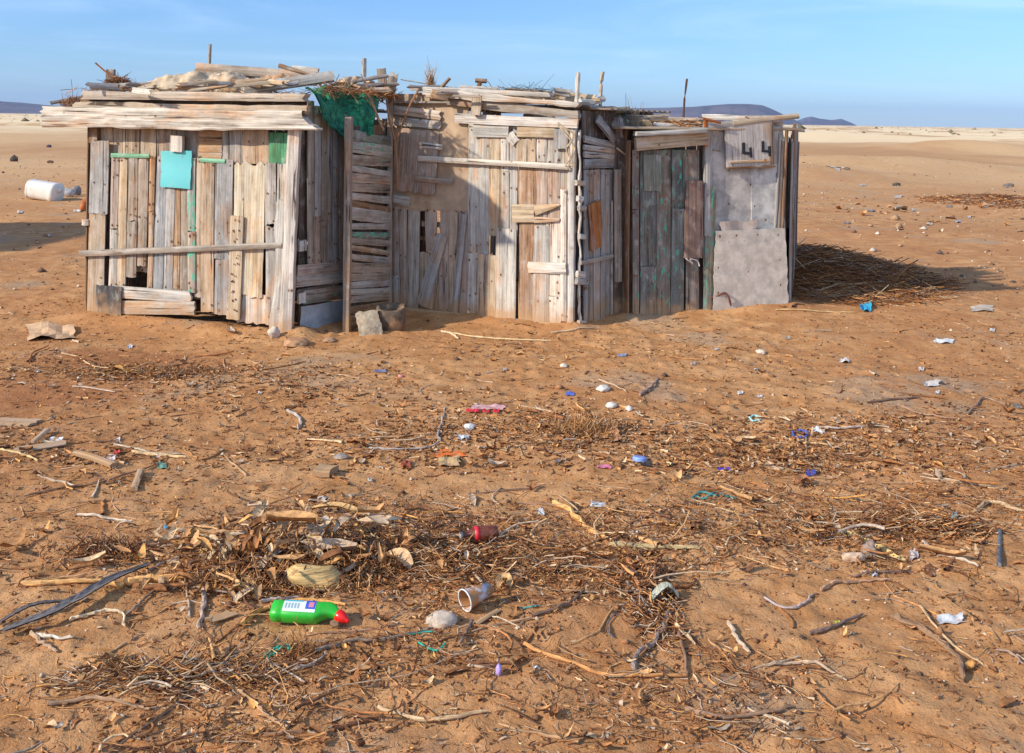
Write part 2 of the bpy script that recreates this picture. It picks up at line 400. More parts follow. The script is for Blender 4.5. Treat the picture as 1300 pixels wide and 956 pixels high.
# ---------------------------------------------------------------- walls
class Wall:
    def __init__(s, a, b):
        s.a = V((a[0], a[1], 0)); s.b = V((b[0], b[1], 0)); d = (s.b-s.a).normalized(); s.d = d
        n = V((d.y, -d.x, 0)); 
        if n.dot(EYE-s.a) < 0: n = -n
        s.n = n
    def hit(s, px, py, off=0.):
        r = ray(px, py); o = s.a+s.n*off; t = (o-EYE).dot(s.n)/r.dot(s.n); return EYE+r*t
    def plank(s, mb, x0, y0, x1, y1, wp, tn, off=0., t=.018, w1=None, **k):
        p0 = s.hit(x0, y0, off); p1 = s.hit(x1, y1, off)
        dx, dy = x1-x0, y1-y0; q = math.hypot(dx, dy); nx, ny = -dy/q, dx/q
        def wid(cx, cy, ww):
            A = s.hit(cx+nx*ww/2, cy+ny*ww/2, off); B = s.hit(cx-nx*ww/2, cy-ny*ww/2, off); ax = (p1-p0).normalized()
            dd = A-B; return (dd-ax*dd.dot(ax)).length
        plank(mb, p0, p1, wid(x0, y0, wp), t, s.n, tn, w1=wid(x1, y1, wp if w1 is None else w1), **k)
    def nail(s, mb, x, y, off):
        for r_, c, l in ((random.uniform(.006, .011), (.27, .13, .065), 0), (.0042, (.035, .022, .016), .0008)):
            p = s.hit(x, y, off+l); n = 7; mb.add([p+s.d*math.cos(2*math.pi*i/n)*r_*.8+V((0, 0, 1))*math.sin(2*math.pi*i/n)*r_*random.uniform(.8, 1.5) for i in range(n)], [tuple(range(n)) if s.d.x > 0 else tuple(range(n))[::-1]], c)
    def vset(s, mb, rows, off=0., **kk):
        for r in rows:
            x0, x1, y0, y1, tn = r[:5]; k = dict(kk); k.update(r[5] if len(r) > 5 else {})
            o = off+random.uniform(-.004, .006)+k.pop('o', 0); lean = k.pop('lean', 0)
            wd = x1-x0-random.uniform(.3, 1.6); xa, xb = (x0+x1)/2+lean, (x0+x1)/2; segs = [(0, 1)]
            if y1-y0 > 120 and random.random() < .4: c = random.uniform(.25, .75); segs = [(0, c), (c, 1)]
            for q, (f0, f1) in enumerate(segs):
                ww = wd*(1 if q == 0 else random.uniform(.9, 1.06)); tt = tn if q == 0 or random.random() < .4 else random.choice(['pale', 'grey', 'tan', 'pink', 'sand'] if tn in ('pale', 'grey', 'tan', 'pink', 'sand', 'white') else [tn, tn])
                o2 = o+(random.uniform(.003, .012) if q else 0)
                s.plank(mb, xa+(xb-xa)*f0, y0+(y1-y0)*f0, xa+(xb-xa)*f1, y0+(y1-y0)*f1, ww, tt, off=o2, **k)
                th = k.get('t', .018)
                for fy in (f0+.03, f1-.04, (f0+f1)/2+random.uniform(-.15, .15)):
                    for sx in (-.28, .28):
                        if random.random() < .75:
                            X_ = xa+(xb-xa)*fy+sx*ww+random.uniform(-1, 1); Y_ = y0+(y1-y0)*fy+random.uniform(-3, 3); s.nail(mb, X_, Y_, o2+th/2+.0035)
def one(W, name, parent, x0, y0, x1, y1, wp, tn, off=.03, mat_=None, label=None, **k):
    mb = MB(); W.plank(mb, x0, y0, x1, y1, wp, tn, off=off, **k); o = mb.build(name, mat_ or WOOD, parent)
    if label: o['label'] = label
    return o
def fence(mb, a, b, z0, z1, tones, wd=.12, t=.018, zj=.05, off=0):
    a = V((a[0], a[1], 0)); b = V((b[0], b[1], 0)); d = b-a; L = d.length; d /= L; n = V((d.y, -d.x, 0)); x = 0
    while x < L-.02:
        ww = min(wd*random.uniform(.7, 1.3), L-x+.01); p = a+d*(x+ww/2)+n*(off+random.uniform(-.006, .006)); g = G(p.x, p.y, False)
        plank(mb, (p.x, p.y, g+z0), (p.x+random.uniform(-.01, .01), p.y, z1+random.uniform(-zj, zj)), ww*.985, t, n, random.choice(tones), rag=.01)
        x += ww

A0 = gp(108, 402); A1 = gp(368, 426); B0 = gp(441, 421); B1 = gp(497, 394); C1 = gp(729, 417); F0 = gp(798, 408); F1 = gp(1001, 390)
vA = (A1-A0).normalized(); A2 = A1+V((.52, .85, 0))*1.0; D1 = C1+V((.60, .80, 0))*.55
print('A', A0, A1, 'B', B0, B1, 'C', C1, 'D', D1, 'F', F0, F1)
DRIFT += [(A0.x, A0.y-.03, A1.x, A1.y-.03, .045, .16), (B1.x, B1.y, C1.x, C1.y-.02, .03, .15), (C1.x, C1.y, D1.x, D1.y, .03, .12),
          (F0.x, F0.y, F1.x, F1.y, .05, .18), (A1.x+.1, A1.y+.05, A2.x, A2.y, .03, .1)]
WA = Wall(A0, A1); WA2 = Wall(A1, A2); WB = Wall(B0, B1); WC = Wall(B1, C1); WD = Wall(C1, D1); WF = Wall(F0, F1)

# ================= LEFT HUT =================
hutA = thing('wooden_hut', (A0.x*.5+A1.x*.5, A0.y*.5+A1.y*.5+.9, 0), 'leftmost driftwood hut with a teal plate nailed on its sunlit front wall', 'hut', 'patchwork driftwood huts joined in a row')
mb = MB()
WA.vset(mb, [(124, 156, 160, 206, 'beige'), (156, 177, 160, 206, 'tan'), (177, 199, 160, 206, 'sand'), (199, 253, 160, 208, 'gbrown'),
             (281, 308, 160, 208, 'grey'), (308, 342, 160, 208, 'tan')], off=-.035, t=.012, rag=.001)
for k in range(4): WA.plank(mb, 252, 169+k*9.6, 282, 169.5+k*9.6, 9.2, 'orange', off=-.03, t=.01)
WA.vset(mb, [
    (113, 137, 178, 272, 'grey', dict(lean=2, o=.012)), (110, 132, 270, 408, 'tan', dict(lean=3)),
    (138, 148, 199, 366, 'pink', dict(lean=4)), (148, 160, 198, 370, 'sand', dict(lean=3)), (160, 173, 195, 352, 'gbrown', dict(lean=3)), (173, 186, 196, 338, 'gbrown', dict(lean=3)),
    (186, 194, 198, 370, 'orange', dict(lean=4)), (194, 207, 197, 372, 'blue', dict(lean=6, rag=.02)), (207.5, 219, 200, 372, 'grey', dict(lean=5)), (219, 228, 198, 372, 'orange', dict(lean=2)),
    (228, 238, 200, 374, 'gbrown', dict(lean=2)), (238, 249, 200, 372, 'grey', dict(paint=.35)), (247, 256, 200, 378, 'tan', dict(lean=3)),
    (255, 272, 203, 396, 'tan', dict(lean=1)), (271, 294, 202, 400, 'blue', dict(lean=3)),
    (336, 351, 206, 412, 'grey', dict(rag=.02, erode=.004)), (350, 362, 207, 416, 'pale', dict(rag=.02, erode=.008, lean=2))], off=0, rag=.008)
WA.vset(mb, [(187, 215, 230, 380, 'tan'), (236, 262, 230, 380, 'orange'), (150, 190, 235, 345, 'tan')], off=-.05, t=.012)
mb.build('front_wall', WOOD, hutA)
# back, far and roof structure
nb = V((-WA.n.x, -WA.n.y, 0)); A3 = A0+nb*1.9; A2b = A2+nb*1.1
mb = MB(); fence(mb, A0, A3, -.05, 1.62, ['grey', 'gbrown', 'tan', 'brown']); mb.build('side_wall', WOOD, hutA)
mb = MB(); fence(mb, A3, A2b, -.05, 1.62, ['grey', 'gbrown', 'tan', 'brown']); mb.build('back_wall', WOOD, hutA)
mb = MB(); fence(mb, A2, A2b, -.05, 1.55, ['gbrown', 'brown']); mb.build('inner_wall', WOOD, hutA)
def roof(hut, a, b, zf, zb, depth, nrm, name='roof', over=.05, k=9):
    mb = MB(); d = (b-a); L = d.length; d.normalize()
    for i in range(k):
        q = (i+.5)/k*(depth+over)-over; p = a+nrm*q-d*.02
        z = zf+(zb-zf)*q/depth+random.uniform(-.004, .004)
        plank(mb, (p.x, p.y, z), (p.x+d.x*(L+.06), p.y+d.y*(L+.06), z+random.uniform(-.01, .01)), (depth+over)/k*1.03, .02, (0, 0, 1), random.choice(['grey', 'gbrown', 'tan']))
    return mb.build(name, WOOD, hut)
roof(hutA, V((A0.x, A0.y, 0)), V((A1.x, A1.y, 0)), 1.66, 1.66, 1.95, nb)
# extra roof wedge over the slanting side
mb = MB()
for i in range(6):
    q = .1+i*.16; p = V((A1.x, A1.y, 0))+V((.52, .85, 0))*q*1.0
    plank(mb, (p.x-.5, p.y+.16, 1.63), (p.x+.03, p.y-.0, 1.62), .15, .018, (0, 0, 1), 'gbrown')
mb.build('eave_board', WOOD, hutA)
one(WA, 'green_strip', hutA, 141, 197, 190, 198, 5, (.22, .48, .30), .015, t=.012)
one(WA, 'green_strip', hutA, 254, 203, 286, 205, 5, (.22, .48, .30), .015, t=.012)
one(WA, 'green_board', hutA, 354, 168, 353, 208, 24, (.09, .28, .15), -.02, t=.014, label='green painted board under the header beam', paint=.0)
one(WA, 'pale_sheet', hutA, 317, 206, 313, 378, 39, (.60, .52, .38), .004, PLY if False else WOOD, t=.008, rag=.03, label='pale weathered plywood sheet with torn lower edge')
one(WA, 'pale_sheet', hutA, 323, 372, 322, 412, 42, 'white', -.008, t=.008, rag=.02)
mb = MB(); Wd = WA
P = [Wd.hit(x, y, .028) for x, y in ((204, 237), (242, 240), (243, 191), (204, 192))]
sheet(mb, P, 14, 16, .003, lambda u, v: WA.n*(.006*math.sin(3*u)+.004*math.sin(5*v+1)), (.20, .62, .62), edge=.025, jag=.006)
t_ = NT('teal_enamel'); co = t_.n('ShaderNodeTexCoord').outputs['Object']
c_ = t_.mix(t_.ramp(t_.noise(co, 24, 5, .7), .60, .68, 0, .8), (.12, .50, .52), (.24, .10, .05))
c_ = t_.mix(t_.ramp(t_.noise(co, 5, 4, .6), .45, .7, 0, .5), c_, (.22, .58, .54)); t_.set(Base_Color=c_, Roughness=.5)
mb.build('teal_plate', t_.m, hutA)
one(WA, 'wood_block', hutA, 225.5, 172, 225, 193, 15, 'white', .035, t=.04)
one(WA, 'batten', hutA, 101, 322, 358, 311, 7.5, 'gbrown', .035, t=.022, label='long thin batten nailed across the wall')
mb = MB(); WA.plank(mb, 301, 274, 296, 406, 16.5, 'sand', off=.022, t=.02)
for y in range(282, 402, 11):
    for _ in (0, 1): WA.nail(mb, 300-(y-274)*.035+random.uniform(-4, 4), y+random.uniform(-3, 3), .0355)
mb.build('studded_board', WOOD, hutA)['label'] = 'board studded with rusty nail holes'
one(WA, 'low_board', hutA, 142, 370, 243, 377, 15, 'pale', .024, t=.02, rag=.02)
one(WA, 'low_board', hutA, 153, 390, 248, 391, 17, 'pale', .026, t=.02, rag=.012)
one(WA, 'dark_board', hutA, 139, 363, 138, 404, 32, 'char', .045, t=.014, label='dark charred square board at the foot of the wall')
one(WA, 'header_beam', hutA, 56, 149, 392, 153, 25, (.54, .47, .38), .075, t=.09, erode=.012, rag=.03, wob=.06, K=12, cut1=1.5, label='bleached eroded header beam')
one(WA, 'backing_board', hutA, 104, 129, 390, 131, 20, (.20, .13, .08), -.03, t=.02)  # dark board added behind so the gap between header boards looks shaded
one(WA, 'header_board', hutA, 96, 134, 392, 140, 11, (.46, .37, .27), .05, t=.06, wob=.12, rag=.03)
one(WA, 'header_board', hutA, 107, 121, 390, 124, 10, (.48, .40, .31), .03, t=.09, wob=.1, rag=.03)
mb = MB(); plank(mb, WA.hit(374, 148, .03), WA.hit(364, 428, .03), .088, .07, (WA.n+WA2.n*.25).normalized(), 'white', erode=.006, rag=.01, wob=.08); mb.build('corner_post', WOOD, hutA)
one(WA, 'eroded_board', hutA, 358, 255, 350, 420, 12, 'pale', .028, t=.03, erode=.02, wob=.25, rag=.03)
one(WA, 'end_post', hutA, 121, 160, 120, 182, 10, 'brown', -.01, t=.05)
one(WA, 'end_block', hutA, 110, 278, 110, 286, 8, 'white', .0, t=.05)
# shaded side wall
mb = MB()
WA2.vset(mb, [(390, 399, 128, 338, 'gbrown'), (399, 407, 134, 338, 'grey'), (407, 415, 140, 338, 'gbrown'), (415, 422, 146, 338, 'blue'), (422, 430, 150, 338, 'blue'), (430, 438, 156, 338, 'gbrown'), (438, 450, 160, 420, 'brown')], off=.004)
WA2.vset(mb, [(378, 392, 160, 425, 'dark')], off=-.05)
WA2.plank(mb, 377, 344, 441, 338, 14, 'pink', off=.01); WA2.plank(mb, 375, 358, 441, 351, 13, 'grey', off=.012)
WA2.plank(mb, 376, 372, 441, 360, 8, 'dark', off=.0); WA2.plank(mb, 385, 378, 441, 370, 17, 'gbrown', off=.014, paint=.22)
mb.build('side_wall', WOOD, hutA)
mb = MB(); sheet(mb, [WA2.hit(x, y, .035) for x, y in ((381, 428), (440, 416), (440, 380), (381, 389))], 8, 6, .004, lambda u, v: WA2.n*.012*math.sin(4*u+v), (.34, .37, .40), edge=.03)
mb.build('metal_patch', METAL, hutA)
for y in (305, 371, 418):
    one(WA2, 'wood_block', hutA, 383, y, 383, y+14, 9, 'white', .01, t=.03)
# slatted screen leaning open
mb = MB()
for (ya, yb, wd, tn, pt) in [(172, 181, 14, 'greeng', 0), (186, 193, 15, 'grey', .30), (203, 205, 14, 'gbrown', .18), (213, 222, 8, 'grey', 0), (226, 228, 13, 'pink', 0),
                             (238, 240, 10, 'gbrown', 0), (249, 254, 9, 'grey', 0), (258, 268, 9, 'brown', 0), (271, 277, 15, 'grey', .05), (287, 288, 8, 'grey', 0), (298, 300, 8, 'greeng', .32), (306, 309, 8, 'gbrown', .1),
                             (314, 322, 6, 'tan', 0), (326, 331, 8, 'grey', 0), (345, 346, 22, 'gbrown', 0), (362, 358, 9, 'grey', 0), (371, 369, 8, 'pale', 0), (381, 376, 9, 'gbrown', 0), (394, 386, 10, 'brown', 0), (406, 397, 10, 'gbrown', 0), (413, 402, 8, 'grey', 0)]:
    WB.plank(mb, 444, ya, 497, yb, wd, tn, off=random.uniform(.0, .008), paint=pt, rag=.01, wob=.1)
WB.plank(mb, 450, 160, 450, 420, 14, 'dark', off=-.05); WB.plank(mb, 464, 160, 464, 412, 14, 'brown', off=-.05); WB.plank(mb, 479, 158, 479, 405, 15, 'brown', off=-.05); WB.plank(mb, 492, 158, 492, 398, 14, 'dark', off=-.05)
mb.build('slatted_screen', WOOD, hutA)
mb = MB(); plank(mb, at(443, 148, B0.y-.03), at(440, 423, B0.y-.03), .05, .05, (-.2, -1, 0), 'gbrown', wob=.06); mb.build('screen_post', WOOD, hutA)
mb = MB(); plank(mb, at(496, 96, B1.y-.06), at(494, 394, B1.y-.06), .045, .05, (0, -1, 0), 'gbrown', wob=.06); mb.build('screen_post', WOOD, hutA)

# ================= MIDDLE HUT =================
hutC = thing('wooden_hut', ((B1.x+C1.x)/2, (B1.y+C1.y)/2+.9, 0), 'middle driftwood hut with pale upright boards and a beige hardboard panel', 'hut', 'patchwork driftwood huts joined in a row')
mb = MB()
rows = [(592, 607, 160, 405, 'pale', dict(lean=3)), (606, 620, 160, 404, 'pale', dict(lean=2)), (620, 637, 158, 300, 'sand', dict(lean=1)), (636, 647, 158, 300, 'white'), (646, 658, 158, 300, 'grey'),
        (657, 682, 208, 414, (.36, .23, .145), dict(lean=2)), (680, 695, 158, 290, 'pale'), (694, 712, 158, 300, 'grey'), (711, 727, 158, 417, 'pale')]
WC.vset(mb, rows, off=0)
WC.vset(mb, [(628, 655, 290, 413, 'pale', dict(lean=1, o=.02)), (605, 629, 323, 407, 'sand', dict(lean=1, o=.018)), (676, 697, 286, 415, 'grey', dict(o=.012, lean=2)), (693, 713, 281, 416, 'white', dict(o=.008)), (655, 680, 176, 209, 'tan', dict(o=.014)), (711, 720, 240, 408, 'white', dict(o=.014))], off=0)
# closed door boards, in the shade of the left hut
WC.vset(mb, [(497, 507, 262, 394, 'pink'), (507, 517, 262, 395, 'pink'), (516, 532, 264, 396, 'pale', dict(lean=2)), (541, 556, 268, 320, 'pink', dict(lean=-1)),
             (557, 569, 263, 398, 'pink', dict(lean=2)), (568, 579, 263, 400, 'tan', dict(lean=2)), (579, 598, 262, 402, 'pink', dict(lean=2)), (530, 560, 320, 398, 'tan', dict(o=-.02))], off=-.012)
WC.plank(mb, 562, 298, 536, 388, 14, 'grey', off=.008, w1=15); WC.plank(mb, 553, 340, 545, 392, 9, 'pink', off=.0)
WC.plank(mb, 589, 272, 577, 398, 8, 'blue', off=.012)
WC.vset(mb, [(528, 560, 258, 266, 'brown'), (530, 560, 281, 288, 'tan'), (500, 595, 300, 306, 'brown')], off=-.05)
mb.build('front_wall', WOOD, hutC)
one(WC, 'bottom_rail', hutC, 492, 391, 700, 413, 7, 'tan', .025, t=.03)
mb = MB(); WC.plank(mb, 546, 118, 546, 268, 94, 'beige', off=-.006, t=.006, K=8); WC.plank(mb, 575, 126, 577, 268, 36, 'beige', off=.0, t=.006)
mb.build('hardboard_panel', CARD, hutC)
one(WC, 'stained_sheet', hutC, 533, 164, 528, 245, 49, (.36, .28, .22), .02, t=.008, rag=.012, label='brown stained plywood sheet')
one(WC, 'upper_board', hutC, 497, 139, 560, 147, 12, 'pale', .02, rag=.02); one(WC, 'upper_board', hutC, 500, 154, 560, 159, 11, 'pale', .022, rag=.02)
one(WC, 'upper_board', hutC, 578, 150, 734, 157, 12, 'white', .035, t=.03); one(WC, 'upper_board', hutC, 601, 165, 646, 166, 17, 'pale', .03, t=.018)
one(WC, 'upper_board', hutC, 646, 170, 655, 182, 12, 'white', .028, t=.01); one(WC, 'upper_board', hutC, 656, 167, 705, 168, 14, 'sand', .03)
one(WC, 'grey_plate', hutC, 712, 163, 711, 189, 18, 'blue', .04, t=.008)
one(WC, 'cross_bar', hutC, 531, 201, 722, 212, 7, 'pale', .045, t=.02, label='long grey bar across the wall')
one(WC, 'cross_bar', hutC, 525, 226, 575, 231, 6, 'gbrown', .035, t=.02); one(WC, 'wood_block', hutC, 536, 184, 562, 187, 7, 'pale', .032)
one(WC, 'patch_board', hutC, 650, 271, 679, 271, 23, 'sand', .034); one(WC, 'patch_board', hutC, 678, 267, 711, 260, 14, 'sand', .036, w1=2, t=.012); one(WC, 'patch_board', hutC, 678, 279, 711, 279, 8, 'sand', .036, w1=4, t=.012)
one(WC, 'patch_board', hutC, 670, 339, 719, 341, 14, 'white', .036); one(WC, 'upper_board', hutC, 499, 252, 520, 256, 12, 'pale', .02)
# eaves: stacked beams
one(WC, 'eave_beam', hutC, 566, 129, 738, 145, 10, 'gbrown', .02, t=.06, wob=.15, rag=.03)
one(WC, 'eave_beam', hutC, 540, 117, 736, 133, 9, 'pale', .05, t=.08, wob=.18, rag=.03)
one(WC, 'eave_beam', hutC, 520, 112, 700, 121, 6, 'pale', .03, t=.08, wob=.2, rag=.04)
one(WC, 'eave_post', hutC, 606, 120, 604, 146, 12, 'tan', .085, t=.03)
# corner junk
mb = MB(); tube(mb, [WD.hit(736, y, .02)+V((random.uniform(-.008, .008), 0, 0)) for y in range(165, 416, 10)], [random.uniform(.008, .017) for _ in range(26)], 'pale', 7, .3); mb.build('corner_pole', BARK, hutC)
one(WC, 'corner_post', hutC, 727, 150, 724, 417, 8, 'white', .0, t=.05, wob=.15)
for y, tn in ((232, 'pale'), (252, 'white'), (264, 'grey'), (300, 'pale'), (348, 'white'), (357, 'grey'), (410, 'white')):
    one(WD, 'wood_block', hutC, 732+random.uniform(-2, 4), y, 740+random.uniform(-2, 4), y+1, random.uniform(5, 9), tn, .035, t=.03)
mb = MB()
WD.vset(mb, [(740, 747, 215, 417, 'blue'), (747, 753, 215, 416, 'gbrown', dict(rag=.02)), (753, 762, 215, 415, 'grey', dict(erode=.004)), (762, 768, 215, 413, 'blue'), (768, 774, 215, 412, 'grey'), (774, 780, 215, 410, 'blue')], off=0)
for (ya, yb, wd, tn) in ((176, 186, 9, 'grey'), (187, 192, 7, 'pale'), (196, 199, 8, 'grey'), (208, 207, 12, 'blue')): WD.plank(mb, 741, ya, 782, yb, wd, tn, off=.015, rag=.01)
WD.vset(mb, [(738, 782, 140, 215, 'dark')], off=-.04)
WD.plank(mb, 758, 150, 780, 178, 9, 'blue', off=.02)
mb.build('side_wall', WOOD, hutC)
one(WD, 'bark_strip', hutC, 753, 256, 757, 316, 14, (.36, .15, .05), .035, t=.02, erode=.012, wob=.3, rag=.02, label='orange brown strip of rotten board')
one(WD, 'cross_bar', hutC, 737, 334, 778, 325, 5, 'grey', .035)
mb = MB(); tube(mb, [WD.hit(777, y, .02) for y in (255, 300, 350, 408)], .008, 'pale', 6); mb.build('corner_pole', BARK, hutC)
nc = V((-WC.n.x, -WC.n.y, 0)); C3 = B1+nc*1.9; D2 = D1+nc*1.75
mb = MB(); fence(mb, D1, D2, -.05, 1.6, ['gbrown', 'grey', 'brown']); fence(mb, D1, D2, -.05, 1.6, ['dark'], .2, off=-.03); mb.build('side_wall', WOOD, hutC)
mb = MB(); fence(mb, C3, D2, -.05, 1.65, ['gbrown', 'grey', 'brown', 'tan']); mb.build('back_wall', WOOD, hutC)
roof(hutC, V((B1.x, B1.y, 0)), V((C1.x, C1.y, 0)), 1.74, 1.68, 1.95, nc)
mb = MB()
for i in range(11):
    q = .06+i*.17; p = V((D1.x, D1.y, 0))+nc*(q-.25)
    plank(mb, (p.x-.45, p.y+.1, 1.71), (p.x+.04, p.y-.05, 1.70), .16, .018, (0, 0, 1), 'gbrown')
mb.build('eave_board', WOOD, hutC)

# ================= RIGHT HUT =================
hutF = thing('wooden_hut', ((F0.x+F1.x)/2, (F0.y+F1.y)/2+.9, G(1.7, 8.3, False)), 'rightmost driftwood hut with number 44 painted on its grey board', 'hut', 'patchwork driftwood huts joined in a row')
door = MB()
WF.vset(door, [(802, 812, 190, 412, (.22, .18, .15), dict(paint=.2)), (812, 834, 190, 411, (.17, .17, .155), dict(paint=.22)), (833, 851, 190, 410, (.19, .165, .14), dict(paint=.25)), (850, 869, 190, 408, (.16, .165, .15), dict(paint=.24, lean=2)), (869, 888, 190, 406, (.20, .175, .15), dict(paint=.15))], off=0, wob=.01)
d_ = door.build('door', WOOD, hutF); d_['label'] = 'dark plank door with flakes of green paint'
one(WF, 'door_panel', d_, 828, 196, 828, 243, 22, 'greeng', .014, t=.012)
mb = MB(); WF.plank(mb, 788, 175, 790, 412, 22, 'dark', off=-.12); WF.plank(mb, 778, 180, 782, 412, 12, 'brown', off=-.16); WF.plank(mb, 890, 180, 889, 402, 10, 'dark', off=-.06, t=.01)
fence(mb, V((D1.x+.02, D1.y+.12, 0)), V((F0.x+.05, F0.y+.1, 0)), -.05, 1.5, ['brown', 'dark', 'gbrown'], .07); mb.build('recess_wall', WOOD, hutF)
one(WF, 'recess_board', hutF, 784, 215, 785, 358, 9, 'gbrown', -.08)
one(WF, 'lintel', hutF, 806, 183, 897, 175, 17, 'sand', .05, t=.05, label='warm sunlit lintel board over the door')
one(WF, 'lintel', hutF, 806, 170, 896, 165, 6, 'pale', .06, t=.09, wob=.2)
one(WF, 'door_jamb', hutF, 899, 157, 898, 300, 9, 'grey', .012, t=.03)
mb = MB();  WF.plank(mb, 986, 160, 990, 300, 14, 'pale', off=.002); WF.plank(mb, 910, 166, 905, 190, 22, 'grey', off=.004, t=.012)
mb.build('front_wall', PLY, hutF)
WASH = tint_mat('whitewashed_sheet', 9, .28, .9, .003, .1, (.26, .25, .24), amt=.6)
for (xa, xb, ya, yb, tn_, of_) in ((893, 958, 160, 398, (.46, .44, .41), .0), (954, 991, 208, 398, (.56, .53, .48), .006)):
    mb = MB(); sheet(mb, [WF.hit(xa, yb, of_), WF.hit(xb, yb, of_), WF.hit(xb-1, ya, of_), WF.hit(xa, ya, of_)], 10, 16, .010, lambda u, v: WF.n*.004*math.sin(5*v+3*u), tn_, edge=.02, jag=.003)
    for q in range(9): WF.nail(mb, random.choice((xa+4, xb-5, (xa+xb)/2)), random.uniform(ya+6, 286), of_+.007)
    mb.build('wall_sheet', WASH, hutF)
one(WF, 'jamb_board', hutF, 882, 229, 880, 328, 23, (.26, .17, .13), .028, t=.02, label='reddish brown board beside the door')
one(WF, 'jamb_board', hutF, 903, 236, 899, 400, 12, 'greeng', .018, t=.02, paint=.30, label='grey strip with teal paint flakes')
# number board
b44 = one(WF, 'number_board', hutF, 951, 152, 953, 211, 61, (.50, .47, .43), .03, t=.014, warp=0, label='grey board with the number 44 painted in black')
t_ = NT('black_paint'); t_.set(Base_Color=(.018, .018, .02), Roughness=.8)
def digit4(x, y):
    mb = MB()
    for (xa, ya, xb, yb, w_) in ((x, y, x+.5, y+14.6, 4), (x, y+12.8, x+10.5, y+13.6, 3.4), (x+8.8, y+6, x+9.6, y+19.5, 3.8)):
        P0 = WF.hit(xa, ya, .0415); P1 = WF.hit(xb, yb, .0415)
        plank(mb, P0, P1, w_*8.8/FPX, .003+random.uniform(0, .0008), WF.n, (.02, .02, .02), rag=.006, warp=0, wob=.3, K=4)
    mb.build('painted_digit', t_.m, b44)
digit4(944, 181); digit4(968, 179)
one(WF, 'sill_strip', hutF, 926, 206, 976, 204, 4, 'sand', .045, t=.01)
one(WF, 'edge_strip', hutF, 924, 213, 984, 211, 2.5, 'brown', .04, t=.02)
one(WF, 'edge_strip', hutF, 980, 153, 981, 209, 3, 'dark', .045, t=.01)
mb = MB()
c4 = [WF.hit(x, y, .035) for x, y in ((905, 400), (1001, 394), (996, 290), (908, 293))]
sheet(mb, c4, 22, 22, .004, lambda u, v: WF.n*(.008*math.sin(2.4*u+1)+.004*math.sin(7*v+3*u)+.012*(u**4)), (.56, .50, .42), edge=.025, jag=.005)
for (x, y) in ((914, 300), (935, 299), (962, 298), (988, 298), (990, 330), (991, 362), (912, 340), (912, 372), (950, 345)): WF.nail(mb, x, y, .062)
mb.build('metal_sheet', METAL, hutF)['label'] = 'dull rusty edged metal sheet at the foot of the wall'
mb = MB(); c4 = [WF.hit(x, y, .03) for x, y in ((914, 310), (958, 308), (962, 278), (915, 280))]
sheet(mb, c4, 8, 6, .003, lambda u, v: WF.n*.006*math.sin(8*u), (.42, .36, .32), edge=.3); mb.build('torn_patch', METAL, hutF)
nf = V((-WF.n.x, -WF.n.y, 0)); F3 = V((F1.x+.50, F1.y+1.55, 0)); F0b = F0+nf*1.6
mb = MB(); fence(mb, F1, F3, -.05, 1.50, ['brown', 'gbrown', 'grey', 'dark'], .09, zj=.12); fence(mb, V((F1.x, F1.y+.03, 0)), F3, -.05, 1.4, ['dark'], .2, off=-.03); mb.build('side_wall', WOOD, hutF)
mb = MB(); fence(mb, F0b, F3, -.05, 1.5, ['brown', 'gbrown', 'grey']); mb.build('back_wall', WOOD, hutF)
mb = MB(); fence(mb, F0, F0b, -.05, 1.5, ['brown', 'dark']); mb.build('inner_wall', WOOD, hutF)
for (x, y0, y1, wd, tn, o) in ((997, 165, 300, 4, 'brown', .03), (992, 178, 300, 4, 'gbrown', .035), (1002, 175, 290, 5, 'gbrown', -.15), (1006, 215, 300, 4, 'blue', -.3), (1006, 232, 380, 4, 'dark', -.5), (988, 170, 290, 3, 'grey', .04)):
    mb = MB(); Y = F1.y-o; plank(mb, at(x+2, y0, Y), at(x-4 if o > 0 else x-2, y1, Y), wd*Y/FPX, .02, (.5, -.85, 0), tn, wob=.1); mb.build('edge_batten', WOOD, hutF)
roof(hutF, V((F0.x-.1, F0.y-.05, 0)), V((F1.x+.05, F1.y+.05, 0)), 1.555, 1.60, 1.6, nf, k=8)
one(WF, 'eave_board', hutF, 930, 157, 1014, 147, 7, 'sand', .03, t=.03, rag=.02); one(WF, 'eave_board', hutF, 895, 160, 990, 152, 7, 'grey', .0, t=.08, wob=.2)
one(WF, 'eave_board', hutF, 990, 163, 1021, 166, 4, 'grey', -.1, t=.03); one(WF, 'rusty_angle', hutF, 892, 150, 915, 156, 3, 'rust', .06, RUST, t=.02); one(WF, 'rusty_angle', hutF, 896, 152, 896, 186, 5, 'rust', .04, RUST, t=.006)
one(WF, 'eave_board', hutF, 984, 155, 986, 178, 18, 'tan', -.03, t=.02)

# ---------------------------------------------------------------- loose things on the roofs
def loose(name, label, cat, x0, y0, x1, y1, Y0, Y1, wp, tn, t=.02, nrm=(0, -1, .25), m=None, group=None, **k):
    sc_ = (Y0+Y1)/2/FPX
    if 'w1' in k: k['w1'] *= sc_
    mb = MB(); plank(mb, at(x0, y0, Y0), at(x1, y1, Y1), wp*sc_, t, nrm, tn, **k); return tag(mb.build(name, m or WOOD), label, cat, group)
def stick3(name, label, cat, pts, wp, tn, m=None, group=None, rough=.12, taper=1., sides=7):
    mb = MB(); P = [at(*p) for p in pts]; Q = []
    for i in range(len(P)-1):
        for s in range(3): Q.append(P[i].lerp(P[i+1], s/3))
    Q.append(P[-1]); n = len(Q); r = wp*P[0].y/FPX/2
    tube(mb, Q, [r*(1+(taper-1)*i/(n-1))*random.uniform(.93, 1.07) for i in range(n)], tn, sides, rough); return tag(mb.build(name, m or BARK), label, cat, group)
GR = 'loose timber lying on the hut roofs'
